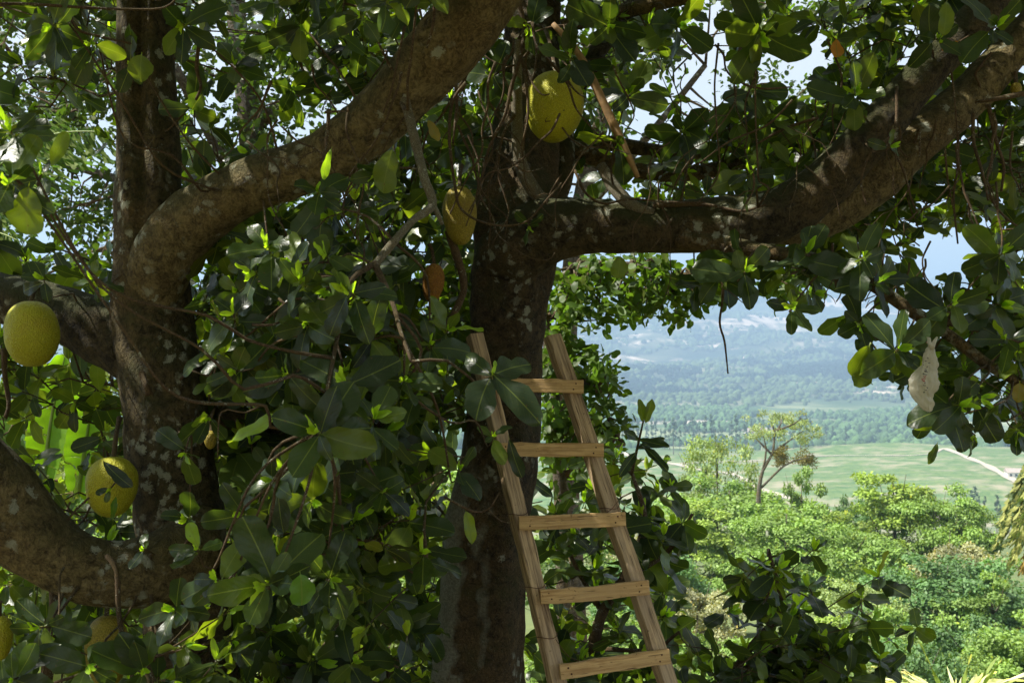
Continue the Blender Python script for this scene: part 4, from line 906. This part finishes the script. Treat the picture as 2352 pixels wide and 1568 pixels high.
leaf_tree = treeB
leaf_at(None, 2200, 96, 4.5, 2165, 118, 4.5, 20, T_OR * 1.1, (0, -1, .3), 0, .1); leaf_at(None, 1920, 92, 4.8, 1922, 132, 4.8, 32, T_OR * .7, (0, -1, 0), 0, .1)
leaf_at(None, 2342, 880, 4.3, 2340, 925, 4.3, 40, T_YEL * .9, (0, -1, .1)); leaf_at(None, 2175, 5, 4.3, 2170, 82, 4.3, 38, T_YG * 1.1, (0, -1, 0))
leaf_at(None, 1425, 590, 5.0, 1420, 640, 5.0, 42, T_YG, (0, -1, 0)); leaf_at(None, 1995, 795, 4.25, 1955, 862, 4.25, 54, T_YG * 1.1, (.1, -1, 0)); leaf_at(None, 2012, 800, 4.25, 2012, 850, 4.25, 34, T_YG, (.3, -1, 0)); leaf_at(None, 2052, 815, 4.25, 2062, 862, 4.25, 34, T_YG, (-.2, -1, 0))
leaf_at(None, 2152, 1020, 4.0, 2132, 1066, 4.0, 20, T_MID, (0, -1, 0))
leaf_at(None, 2000, 880, 4.3, 1958, 855, 4.3, 46, T_YG * .9, (0, -1, 0))
# thin tangled twigs and vines in front
TW = [  # points, width, tree
    ([(1185, -20, 4.6), (1198, 60, 4.6), (1195, 130, 4.6), (1175, 200, 4.6), (1160, 260, 4.6), (1130, 330, 4.65), (1105, 420, 4.7)], 11, 'B'),
    ([(1198, 130, 4.6), (1215, 200, 4.58), (1210, 270, 4.55), (1195, 340, 4.55), (1190, 390, 4.55)], 7, 'B'),
    ([(1200, 48, 4.6), (1232, 90, 4.55), (1225, 160, 4.5), (1218, 190, 4.5), (1240, 215, 4.45), (1262, 216, 4.45)], 6, 'B'),
    ([(1100, 75, 4.7), (1110, 115, 4.7), (1140, 142, 4.65), (1165, 150, 4.6)], 5, 'B'),
    ([(1070, 190, 4.5), (1040, 240, 4.5), (1030, 320, 4.5), (1040, 430, 4.5), (1060, 480, 4.5), (1120, 515, 4.5), (1200, 505, 4.5), (1250, 470, 4.5), (1290, 420, 4.5)], 8, 'B'),
    ([(1045, 170, 4.6), (1052, 250, 4.6), (1040, 330, 4.6)], 9, 'B'),
    ([(1140, 345, 4.6), (1180, 390, 4.55), (1215, 400, 4.55), (1245, 385, 4.55)], 6, 'B'),
    ([(1130, 350, 4.65), (1110, 400, 4.6), (1100, 450, 4.55), (1130, 500, 4.55), (1150, 540, 4.55), (1200, 590, 4.5), (1255, 598, 4.45), (1275, 580, 4.45)], 5, 'B'),
    ([(1150, 330, 4.6), (1145, 400, 4.6), (1160, 450, 4.6), (1165, 500, 4.6), (1130, 560, 4.6)], 5, 'B'),
    ([(1075, 310, 4.6), (1100, 370, 4.6), (1090, 440, 4.6), (1070, 520, 4.6)], 5, 'B'),
    ([(1290, 160, 4.5), (1320, 200, 4.5), (1345, 225, 4.5)], 6, 'B'),
    ([(1290, 400, 4.8), (1270, 440, 4.8), (1255, 470, 4.8)], 5, 'B'),
    ([(800, 245, 3.75), (812, 300, 3.7), (830, 400, 3.7), (828, 480, 3.7), (815, 540, 3.7)], 6, 'A'),
    ([(755, 250, 3.7), (748, 300, 3.7), (742, 380, 3.65)], 11, 'A'), ([(748, 258, 3.7), (770, 252, 3.65), (800, 255, 3.6)], 7, 'A'),
    ([(930, 60, 3.6), (920, 130, 3.62), (905, 190, 3.66), (880, 260, 3.7)], 6, 'A'), ([(1000, -20, 3.5), (995, 60, 3.55), (980, 110, 3.6)], 9, 'A'),
    ([(1030, 530, 4.7), (1060, 640, 4.8), (1050, 700, 4.8), (1020, 760, 4.8)], 22, 'B'),
    ([(10, 800, 4.2), (14, 870, 4.2), (20, 920, 4.2), (12, 960, 4.2)], 14, 'A'),
    ([(1660, 560, 4.7), (1662, 680, 4.7), (1658, 740, 4.7), (1655, 780, 4.7), (1668, 820, 4.7), (1672, 858, 4.7)], 7, 'B'),
    ([(2235, 260, 4.8), (2240, 330, 4.8), (2255, 400, 4.75), (2270, 460, 4.7)], 9, 'B'), ([(2270, 240, 4.8), (2290, 330, 4.8), (2310, 380, 4.8), (2300, 440, 4.8)], 10, 'B'),
    ([(2200, 300, 4.8), (2205, 380, 4.8), (2190, 460, 4.8), (2200, 560, 4.8)], 7, 'B'), ([(2170, 340, 4.7), (2180, 420, 4.7), (2195, 500, 4.7)], 6, 'B'),
    ([(2060, 200, 4.7), (2050, 300, 4.65), (2000, 350, 4.6), (1980, 420, 4.6), (1990, 470, 4.6)], 8, 'B'), ([(1720, 10, 4.5), (1712, 90, 4.5), (1690, 150, 4.5), (1700, 190, 4.5), (1760, 205, 4.5), (1820, 200, 4.5)], 8, 'B'),
    ([(1650, 100, 4.6), (1645, 200, 4.6), (1640, 300, 4.6), (1645, 400, 4.6), (1600, 470, 4.6)], 5, 'B'), ([(1820, 230, 4.7), (1760, 290, 4.7), (1680, 330, 4.7), (1600, 380, 4.7)], 6, 'B'),
    ([(1880, 270, 4.9), (1800, 300, 4.9), (1740, 330, 4.9)], 8, 'B'), ([(2100, 330, 4.85), (2115, 300, 4.8), (2112, 360, 4.8)], 7, 'B'),
    ([(1320, 390, 4.9), (1340, 440, 4.85), (1380, 465, 4.8), (1450, 455, 4.8), (1530, 470, 4.8), (1620, 465, 4.8)], 7, 'B'),
    ([(1545, 500, 4.8), (1520, 540, 4.8), (1495, 575, 4.8)], 5, 'B'), ([(1900, 90, 4.9), (1935, 180, 4.9), (1915, 250, 4.9), (1920, 330, 4.9)], 6, 'B'), ([(2352, 215, 4.7), (2290, 222, 4.7), (2240, 235, 4.75)], 12, 'B'),
    ([(600, 930, 3.0), (560, 935, 3.0), (520, 960, 3.0), (500, 1050, 3.0)], 5, 'A'), ([(1020, 1140, 3.6), (1080, 1175, 3.6), (1125, 1165, 3.6), (1147, 1130, 3.6)], 6, 'A'), ([(1120, 1170, 3.6), (1150, 1190, 3.65), (1175, 1200, 3.7)], 3, 'A'),
    ([(640, 685, 3.3), (680, 725, 3.3), (720, 745, 3.3)], 6, 'A'), ([(580, 745, 3.2), (620, 742, 3.2), (690, 720, 3.3)], 7, 'A'), ([(0, 10, 3.0), (60, 12, 3.1), (190, 5, 3.2), (290, 20, 3.3), (370, 10, 3.3), (420, -20, 3.3)], 8, 'A'),
    ([(460, 80, 4.0), (455, 150, 4.0), (462, 200, 4.0), (450, 230, 4.0)], 11, 'A'), ([(150, 0, 3.3), (170, 60, 3.3), (230, 90, 3.4), (300, 100, 3.5)], 9, 'A'),
]
for pts, w, tk in TW:
    b = Bag(); pp = np.array([P(*q_) for q_ in pts]); pp[1:-1] += rng.normal(0, .008, (len(pts) - 2, 3))
    n = len(pts); tube(b, pp, [px(w, q_[2]) / 2 * (1 - .55 * i / n) for i, q_ in enumerate(pts)], 8, .02, .12, 30)
    b.build('twig', M['twig'], TREE[tk][0])

def vines(tk, n, xr, yr, dr, ln, w=(3, 7)):
    for _ in range(n):
        p = P(rng.uniform(*xr), rng.uniform(*yr), rng.uniform(*dr)); L = rng.uniform(*ln); m_ = 7; v_ = unit(np.array([rng.normal(0, .5), rng.normal(0, .2), -1])); pts = [p]
        for k in range(m_):
            v_ = unit(v_ + rng.normal(0, .38, 3) * [1, .4, .6] + [0, 0, -.18]); pts.append(pts[-1] + v_ * L / m_)
        r0 = px(rng.uniform(*w), p[1]) / 2; b = Bag(); tube(b, pts, r0 * np.linspace(1, .4, m_ + 1), 6, .02, .12, 30)
        if rng.random() < .6:
            k = int(rng.integers(2, 6)); q_ = pts[k]; v2 = unit(np.array([rng.choice([-1, 1]) * .8, rng.normal(0, .3), rng.normal(-.3, .4)])); tube(b, [q_, q_ + v2 * L * .12, q_ + v2 * L * .2 + [0, 0, -.05 * L], q_ + v2 * L * .26 + rng.normal(0, .02, 3)], [r0 * .6, r0 * .5, r0 * .4, r0 * .25], 5, .02, .1, 30)
        b.build('vine', M['twig'], TREE[tk][0])
vines('B', 16, (1030, 1300), (-20, 300), (4.5, 4.9), (.35, .8), (4, 8))
vines('B', 16, (1350, 1900), (60, 420), (4.5, 5.0), (.3, .7), (3, 6))
vines('B', 16, (1980, 2340), (120, 480), (4.5, 4.9), (.3, .6), (4, 9))
vines('B', 12, (1600, 2200), (540, 640), (4.5, 4.9), (.12, .32), (3, 7))
vines('A', 12, (560, 1000), (80, 420), (3.7, 4.1), (.3, .6), (4, 7))
def fill(tk, n, xr, yr, dr, L=(.15, .20), res='mid', poly=None, axis=(0, -.6, .7), bright=.36, per=(2, 4), crown=None, twigs=None, nl=(4, 7), chk=True, m=.8):
    """branchlets with leaf rosettes, grown back to the nearest branch"""
    tr_, sk = TREE[tk]; made = 0; tries = 0
    while made < n and tries < n * 30:
        tries += 1
        x, y, d = rng.uniform(*xr), rng.uniform(*yr), rng.uniform(*dr)
        if poly is not None and not in_poly(x, y, poly): continue
        p = P(x, y, d); Lf = rng.uniform(*L)
        if chk and not ok(p, Lf, m): continue
        made += 1
        ax = unit(np.array(axis, float) + rng.normal(0, .45, 3))
        rosette(crown, p, ax, int(rng.integers(*nl)), Lf, res, bright)
        heads = [p]
        for k in range(int(rng.integers(*per))):
            q_ = p + rng.normal(0, 1, 3) * [.17, .14, .12]
            if chk and not ok(q_, Lf, m): continue
            rosette(crown, q_, unit(ax + rng.normal(0, .4, 3)), int(rng.integers(*nl)), Lf * rng.uniform(.75, 1), res, bright)
            st = p - ax * .15; tube(twigs, [q_, (q_ + st) / 2 + rng.normal(0, .015, 3), st], [.0025, .003, .004], 5, .08)
        tgt, dist = nearest(sk, p - ax * .15)
        c = stem(twigs, p, ax, tgt, .003, min(.012, .004 + .006 * dist), 5, .10, .05)
        if dist > .3: sk.extend(list(c[1:-1:2]))
crA, twA, crB, twB = Bag(), Bag(), Bag(), Bag()
fill('A', 95, (430, 1070), (380, 1000), (4.3, 5.6), crown=crA, twigs=twA, res='mid')
fill('A', 34, (430, 1000), (560, 1300), (3.3, 4.3), crown=crA, twigs=twA, res='hi')
fill('A', 60, (470, 1010), (1000, 1620), (3.9, 5.6), crown=crA, twigs=twA, res='mid')
fill('A', 38, (-150, 1000), (-150, 330), (4.2, 6.0), crown=crA, twigs=twA)
fill('A', 14, (-150, 1150), (-200, 60), (3.0, 3.9), crown=crA, twigs=twA, res='hi', axis=(0, -.6, -.1))
fill('A', 45, (-100, 330), (820, 1640), (4.6, 6.2), crown=crA, twigs=twA)
fill('A', 12, (-100, 280), (520, 860), (4.8, 6.2), crown=crA, twigs=twA)
fill('A', 18, (-50, 560), (1420, 1660), (3.5, 4.6), crown=crA, twigs=twA, res='hi')
fill('B', 55, (1080, 1700), (-120, 470), (5.2, 6.8), crown=crB, twigs=twB)
fill('B', 95, (1600, 2460), (-150, 470), (5.0, 6.8), crown=crB, twigs=twB)
fill('B', 52, (1850, 2460), (330, 620), (5.2, 7.0), crown=crB, twigs=twB)
FR = [(1560, 560), (1600, 690), (1700, 700), (1800, 720), (1860, 720), (1930, 700), (1980, 790), (2060, 850), (2160, 880), (2200, 960), (2330, 1000), (2460, 1010), (2460, 560)]
fill('B', 26, (1560, 2450), (560, 1000), (4.4, 5.8), crown=crB, twigs=twB, poly=FR, res='hi', axis=(0, -.8, .2), m=.6)
fill('B', 26, (1000, 1100), (250, 900), (5.5, 6.8), crown=crB, twigs=twB)
for nm, b, mt, tr_ in (('crown', crA, 'leaf', treeA), ('crown', crB, 'leaf', treeB)): b.build(nm, M[mt], tr_)
for b, tr_ in ((twA, treeA), (twB, treeB)): tag(b.build('fine_twigs', M['twig'], tr_), kind='stuff')
# unseen canopy of the same two trees, added for shade, with gaps for sunflecks
cnA, cnB = Bag(), Bag()
def overhead(bag, n, xr, yr, zr):
    for k in range(n):
        p = np.array([rng.uniform(*xr), rng.uniform(*yr), rng.uniform(*zr)])
        if p[1] > .3:
            zt = CAMH + p[1] * .343
            if p[2] < zt + .15: 
                continue
        if vnoise(p * [1, 1, .3], 1.5, 2) < -.42: continue
        rosette(bag, p, unit(np.array([0, 0, 1.0]) + rng.normal(0, .4, 3)), 7, .16, 'lo', .2, bud=False)
overhead(cnA, 3300, (-6, .6), (-3, 6), (3.5, 6.0)); overhead(cnB, 2700, (.4, 5.5), (-2.5, 6.5), (3.8, 6.2))
cnA.build('unseen_shade_crown', M['leaf'], treeA); cnB.build('unseen_shade_crown', M['leaf'], treeB)

# young jackfruit trees on the right
def sapling(name, base, stems, label, poly, n, dr, L, tone_bright=.35, holes=True):
    t = empty(name, base, label, 'tree', None); sk = []
    tb = Bag()
    for pts in stems:
        pp = [P(x, y, d) for x, y, w, d in pts]; c = tube(tb, pp, [px(w, d) / 2 for x, y, w, d in pts], 8, .05, .06, 20); sk.extend(list(c))
    tb.build('trunk', M['twig'], t)
    TREE[name] = (t, sk); cb, twb = Bag(), Bag()
    xs = [q[0] for q in poly]; ys = [q[1] for q in poly]
    fill(name, n, (min(xs), max(xs)), (min(ys), max(ys)), dr, L, 'hi', poly, (0, -.25, .8), tone_bright, (1, 3), cb, twb, (4, 7), False)
    cb.build('crown', M['leaf'], t); tag(twb.build('fine_twigs', M['twig'], t), kind='stuff'); return t
TREE['S'] = None
s1 = sapling('young_jackfruit', P(1650, 2100, 5.9), [[(1660, 2100, 40, 5.9), (1650, 1700, 32, 5.9), (1700, 1520, 20, 5.8), (1790, 1400, 15, 5.7), (1765, 1260, 8, 5.7)], [(1700, 1540, 16, 5.8), (1800, 1500, 11, 5.7), (1900, 1500, 8, 5.6)], [(1640, 1600, 16, 5.9), (1560, 1560, 12, 5.9)], [(1790, 1400, 10, 5.7), (1720, 1330, 7, 5.7)]],
        'dark young jackfruit tree standing before the sunlit wood on the right', [(1745, 1250), (1800, 1290), (1880, 1330), (1905, 1400), (1960, 1470), (1985, 1680), (1600, 1680), (1640, 1560), (1690, 1470), (1720, 1400), (1715, 1300)], 46, (5.3, 6.0), (.16, .23))
s1.name = 'jackfruit_tree'
s2 = sapling('jackfruit_shrub', P(1370, 2100, 6.3), [[(1370, 2100, 44, 6.3), (1360, 1600, 34, 6.3), (1375, 1430, 26, 6.3), (1430, 1330, 20, 6.2), (1480, 1200, 14, 6.1), (1450, 1080, 8, 6.0)], [(1390, 1490, 12, 6.2), (1500, 1490, 9, 6.1), (1560, 1450, 7, 6.0)], [(1430, 1330, 12, 6.2), (1530, 1270, 10, 6.1), (1590, 1180, 7, 6.0)], [(1380, 1400, 14, 6.3), (1310, 1270, 9, 6.2), (1300, 1150, 6, 6.1)], [(1450, 1090, 8, 6.0), (1468, 1010, 6, 5.9), (1478, 965, 4, 5.9)]],
        'shaded jackfruit regrowth right behind the ladder with one upright shoot', [(1245, 1060), (1400, 1020), (1440, 1060), (1520, 1060), (1590, 1120), (1620, 1180), (1600, 1260), (1640, 1340), (1620, 1440), (1570, 1540), (1560, 1680), (1210, 1680), (1220, 1400), (1225, 1200)], 44, (5.9, 6.8), (.18, .24))
s2.name = 'jackfruit_tree'
b = Bag()
for (a, c) in (((1476, 966, 5.9), (1470, 915, 5.9)), ((1482, 970, 5.9), (1500, 915, 5.9)), ((1470, 1010, 5.9), (1535, 1025, 5.8)), ((1472, 1020, 5.9), (1540, 1075, 5.8)), ((1465, 1030, 5.9), (1530, 1000, 6.0)), ((1460, 1040, 5.9), (1420, 1090, 5.8)), ((1465, 1010, 5.9), (1440, 985, 5.8))):
    leaf_at(b, *a, *c, 24, T_YG * .8 if c[1] < 920 else T_DARK, (.4, -1, .3), .2, .25)
b.build('shoot_leaves', M['leaf'], s2)

# ------------------------------------------------------------------ small-leaved trees behind
def small_tree(base, trunk, limbs, clumps, n_per, leaf, tone, label, rs=(.28, .5), trunk_mat='grey_bark', res='lo', name='small_leaved_tree'):
    t = empty(name, base, label, 'tree'); tb = Bag(); sk = []
    for pts in [trunk] + limbs:
        pp = [P(x, y, d) for x, y, w, d in pts]; c = tube(tb, pp, [px(w, d) / 2 for x, y, w, d in pts], 12, .15, .05, 4); sk.extend(list(c))
    tb.build('trunk', M[trunk_mat], t); lb = Bag(); tw = Bag(); cs = []; rr = []
    for (xr, yr, dr, n, poly) in clumps:
        k = 0; tr_ = 0
        while k < n and tr_ < n * 20:
            tr_ += 1; x, y, d = rng.uniform(*xr), rng.uniform(*yr), rng.uniform(*dr)
            if poly and not in_poly(x, y, poly): continue
            bad = False
            for (cx, cy_), a, b_ in SKYHOLES:
                if ((x - cx) / (a + 22)) ** 2 + ((y - cy_) / (b_ + 22)) ** 2 < 1: bad = True
            if bad: continue
            k += 1; p = P(x, y, d); cs.append(p); rr.append(rng.uniform(*rs) * d / 11)
            tg, ds = nearest(sk, p); c = tube(tw, [p, (p + tg) / 2 + np.array([0, 0, .08 * ds]) + rng.normal(0, .05, 3), tg], [.005, .010, .018], 5, .2)
            if ds > .8: sk.extend(list(c[1:-1:3]))
    clump_leaves(lb, cs, rr, n_per, leaf, tone, res, .8, up=.6, wr=.58)
    lb.build('crown', M['small'], t); tag(tw.build('fine_twigs', M['twig'], t), kind='stuff'); return t
small_tree(P(590, 0, 12) * [1, 1, 0] + [0, 0, -2], [(600, 1500, 80, 12), (600, 900, 70, 12), (590, 500, 62, 12), (570, 250, 55, 12), (545, 60, 48, 12), (530, -200, 40, 12)],
           [[(590, 500, 40, 12), (480, 300, 30, 11.5), (400, 150, 20, 11)], [(575, 300, 36, 12), (700, 200, 24, 12), (830, 120, 14, 12)], [(590, 500, 30, 12), (300, 420, 20, 12.5), (60, 350, 14, 13)], [(590, 600, 34, 12), (800, 480, 24, 12), (1000, 420, 16, 12)]],
           [((-150, 1120), (-150, 560), (10.5, 14), 350, None), ((-150, 1050), (500, 900), (10, 13), 90, None)], 56, .095, (0.038, 0.068, 0.015), 'tall small-leaved tree behind the lichened jackfruit, its grey stem left of centre', (.26, .48))
small_tree(P(1700, 0, 11) * [1, 1, 0] + [0, 0, -2], [(1330, 1700, 60, 11), (1300, 900, 50, 11), (1330, 500, 44, 11), (1400, 200, 34, 11), (1450, -100, 24, 11)],
           [[(1330, 500, 24, 11), (1500, 300, 18, 11), (1620, 150, 12, 11)], [(1320, 620, 20, 11), (1480, 620, 12, 10.5), (1600, 660, 8, 10)]],
           [((1080, 1640), (-150, 480), (10, 12.5), 105, None), ((1560, 2000), (-100, 480), (10, 12), 50, None)], 62, .078, (0.048, 0.09, 0.016), 'small-leaved tree filling the sky above the right limb', (.24, .42))
HANG = [(1262, 600), (1600, 590), (1640, 640), (1600, 690), (1560, 740), (1520, 690), (1460, 760), (1400, 740), (1360, 760), (1330, 720), (1300, 760), (1400, 860), (1435, 940), (1440, 1040), (1400, 1100), (1280, 1120), (1240, 1000), (1250, 700)]
small_tree(P(1290, 0, 8.2) * [1, 1, 0] + [0, 0, -1], [(1300, 1700, 40, 8.2), (1290, 1200, 34, 8.2), (1270, 900, 28, 8.2), (1240, 650, 24, 8.2), (1200, 500, 18, 8.2)],
           [[(1270, 900, 14, 8.2), (1340, 880, 9, 8.0), (1400, 900, 5, 8.0)], [(1240, 650, 14, 8.2), (1400, 600, 10, 8), (1560, 640, 6, 7.8)], [(1270, 1000, 12, 8.2), (1360, 980, 8, 8), (1420, 1000, 5, 8)]],
           [((1240, 1640), (590, 1120), (7.4, 8.6), 175, HANG), ((1600, 1900), (600, 690), (7.6, 8.6), 30, None)], 17, .088, (0.060, 0.11, 0.018), 'drooping small-leaved tree edging the valley view right of the middle trunk', (.14, .24), res='mid')
small_tree(P(800, 0, 9) * [1, 1, 0] + [0, 0, -1], [(820, 1900, 30, 9), (820, 1500, 26, 9), (860, 1200, 18, 9)],
           [[(820, 1500, 14, 9), (700, 1350, 9, 9)], [(860, 1250, 12, 9), (960, 1150, 8, 9)], [(820, 1600, 14, 9), (600, 1500, 9, 9)]],
           [((480, 1040), (1020, 1650), (8, 10.5), 120, None), ((-100, 330), (860, 1100), (9, 12), 40, None), ((-100, 480), (1050, 1650), (8, 10.5), 80, None)], 40, .085, (0.12, 0.17, 0.03), 'sunlit thicket shrub behind the lower leaves left of the middle trunk', (.20, .34))

# ------------------------------------------------------------------ banana plant, palm fronds, palm, strap plant
def banana_leaf(bag, rib, a, b_, c, w, tone, torn=.3, nseg=40, side=(1, 0, 0)):
    q = spline(np.array([a, b_, c]), .03); t_ = unit(np.gradient(q, axis=0)); n = len(q)
    s = unit(np.array(side, float) - t_ * (t_ @ np.array(side, float))[:, None]); nn = np.cross(t_, s)
    f = np.linspace(0, 1, n); wd = w * np.sin(np.pi * np.clip(f * .92 + .06, 0, 1)) ** .45
    for sg in (-1, 1):
        k0 = 0
        while k0 < n - 2:
            k1 = min(n - 1, k0 + int(rng.integers(3, 12) if torn else n)); seg = slice(k0, k1 + 1); m_ = k1 + 1 - k0
            dr = rng.uniform(0, torn); us = np.array([0, .33, .66, 1.0])
            V = q[seg][:, None] + s[seg][:, None] * (sg * us[None, :, None] * wd[seg][:, None, None] * .5) + nn[seg][:, None] * (-(us ** 2)[None, :, None] * w * (.10 + dr)) + np.array([0, 0, -1]) * (us ** 2)[None, :, None] * dr * w * .6
            if m_ > 3: V[0, 1:] = V[0, 1:] * .7 + V[1, 1:] * .3
            V = V + .006 * np.sin(np.arange(m_) * 2.0)[:, None, None] * us[None, :, None] * nn[seg][:, None]
            i = np.arange(m_ - 1)[:, None] * 4; j = np.arange(3)[None]
            luv = np.stack(np.broadcast_arrays(us[None] * sg, f[seg][:, None], .5), -1).reshape(-1, 3)
            bag.add(V.reshape(-1, 3), None, np.stack([i + j, i + j + 1, i + 5 + j, i + 4 + j], -1).reshape(-1, 4), luv=luv, tone=np.repeat(np.array([tone]) * rng.uniform(.85, 1.15), m_ * 4, 0))
            k0 = k1
    tube(rib, q[::6], np.linspace(.02, .004, len(q[::6])), 8, .05)
M['banana'] = leaf_material('banana_leaf', veins=False, rough=.38, trans=.5, ts=(2.2, 2.3, .5), spec=.45)
M['rib'] = simple_material('pale_green_rib', (0.22, 0.30, 0.08), .5, .15, 10, .1)
ban = empty('banana_plant', P(120, 0, 7.0) * [1, 1, 0] + [0, 0, -.3], 'banana plant with broad light green leaves glowing behind the left limb', 'plant')
for a, b_, c, w, tn in (((100, 1110, 7), (118, 960, 7), (150, 815, 7), 95, (0.13, 0.26, 0.02)), ((180, 1130, 7.2), (205, 960, 7.2), (215, 830, 7.1), 90, (0.12, 0.24, 0.03)), ((-30, 1330, 6.2), (20, 1080, 6.2), (30, 930, 6.4), 80, (0.05, 0.11, 0.05)), ((60, 1150, 6.2), (20, 1010, 6.2), (-60, 960, 6.2), 70, (0.06, 0.12, 0.06)), ((120, 1300, 6.8), (60, 1150, 6.8), (40, 1040, 6.6), 80, (0.10, 0.2, .02))):
    bg, rb = Bag(), Bag(); banana_leaf(bg, rb, P(*a), P(*b_), P(*c), px(w, 7), tn, .12); o = bg.build('leaf', M['banana'], ban); rb.build('midrib', M['rib'], o)
rb = Bag(); tube(rb, [np.array(ban.location) + [0, 0, -.5], P(110, 1400, 7), P(112, 1120, 7)], [.12, .10, .05], 14, .1, .03); rb.build('stem', M['rib'], ban)
def frond(bag, rib, a, b_, c, ll, tone, n=46, wd=.022, hang=.8, dirv=None):
    q = spline(np.array([a, b_, c]), .04); t_ = unit(np.gradient(q, axis=0)); tube(rib, q[::4], np.linspace(.014, .003, len(q[::4])), 6, .1)
    k = np.linspace(1, len(q) - 2, n).astype(int)
    for sg in (-1, 1):
        s = unit(np.cross(t_[k], [0, 0, 1.0])) * sg; f = k / len(q)
        d = s * (1 - hang) + t_[k] * .55 + np.array([0, 0, -hang]) + rng.normal(0, .06, (n, 3)); L = ll * (.5 + .5 * np.sin(np.pi * (f * .8 + .15))) * rng.uniform(.9, 1.1, n)
        leaves(bag, q[k], d, np.cross(d, s) * sg + np.array([0, 0, .4]), L, wd, np.array([tone]) * rng.uniform(.7, 1.3, (n, 1)), 'mid', 'lance', curl=.35, fold=.1)
pf = empty('palm', P(60, 0, 7.5) * [1, 1, 0] + [0, 0, -.5], 'palm with shiny drooping fronds between the left edge and the lichened trunk', 'palm')
for a, b_, c, ll in (((-60, 560, 7.6), (80, 330, 7.4), (290, 300, 7.2), .42), ((-80, 500, 8), (-20, 330, 8), (120, 240, 8), .4), ((-160, 700, 7.6), (-40, 540, 7.4), (60, 560, 7.2), .35), ((-60, 420, 7), (0, 380, 7), (60, 330, 7.0), .35)):
    bg, rb = Bag(), Bag(); frond(bg, rb, P(*a), P(*b_), P(*c), ll, (0.08, 0.15, 0.05)); o = bg.build('frond', M['small'], pf); rb.build('midrib', M['rib'], o)
rb = Bag(); tube(rb, [P(-60, 1700, 7.6), P(-70, 1100, 7.7), P(-70, 560, 7.8)], [.16, .13, .11], 14, .1, .05); rb.build('trunk', M['grey_bark'], pf)
pr_ = empty('palm', P(2400, 0, 24) * [1, 1, 0] + [0, 0, float(gz(12.8, 24))], 'palm with long hanging fronds, yellow brown below, at the right edge', 'palm')
cr0 = (2462, 1050, 24)
bg = Bag(); rb = Bag()
for k in range(26):
    az = k * 2.4; rr = 1.25 + .35 * rng.random(); top = P(*cr0); e = top + np.array([math.cos(az) * rr, math.sin(az) * rr, -.9 - 1.1 * rng.random() - .03 * k]); mid = top + (e - top) * .55 + [0, 0, .75 - .03 * k]
    bg, rb = Bag(), Bag(); frond(bg, rb, top, mid, e, 1.0, (0.14, 0.20, 0.10) if k < 25 else (0.17, 0.155, 0.07), 90, .018, 1.1); o = bg.build('frond', M['wood_leaf'], pr_); rb.build('midrib', M['rib'], o)
rb = Bag(); tube(rb, [np.array(pr_.location) - [0, 0, .5], P(2440, 1400, 24), P(*cr0)], [.22, .17, .13], 14, .2, .05); rb.build('trunk', M['grey_bark'], pr_)
stp = empty('strap_leaved_plant', P(2190, 1760, 9.0), 'plant of long pale arching strap leaves at the bottom right', 'plant')
bg = Bag(); c0 = P(2190, 1650, 9.0)
for k in range(34):
    x1 = rng.uniform(2060, 2340); e = P(x1, 1560 + abs(x1 - 2200) * .10 + rng.uniform(-10, 26), 9 + rng.uniform(-.3, .3)); q0 = c0 + rng.normal(0, .03, 3)
    dv = e - q0; L = np.linalg.norm(dv) * 1.25
    leaves(bg, q0[None], (unit(dv) + [0, 0, .75])[None], np.array([[0, -.3, 1.0]]), L, .050, np.array([(0.70, 0.72, 0.60)]) * rng.uniform(.7, 1.2), 'hi', 'lance', curl=1.0, fold=.3)
for x1, y1 in ((2120, 1470), (2285, 1500), (2305, 1520), (2230, 1500)):
    e = P(x1, y1, 9); leaves(bg, c0[None], (e - c0)[None], np.array([[0, -1, .3]]), np.linalg.norm(e - c0), .022, np.array([(0.22, 0.30, 0.10)]), 'hi', 'lance', curl=.0, fold=.4)
bg.build('strap_leaves', M['small'], stp)

# ------------------------------------------------------------------ haze over the valley
hz = Bag(); box(hz, np.array([0, 3500, 130.]), np.eye(3), (9200, 4200, 420.)); ho = hz.build('haze', None, None, False) if False else None
m = newmat('haze_air'); t = NT(m)
vol = t.n('ShaderNodeVolumePrincipled', {'Color': (0.46, 0.69, 1.0, 1), 'Density': 0.00042, 'Anisotropy': 0.1})
nd = m.node_tree.nodes.new('ShaderNodeOutputMaterial'); m.node_tree.links.new(vol.outputs[0], nd.inputs['Volume'])
tag(hz.build('haze', m, None, False), kind='stuff')
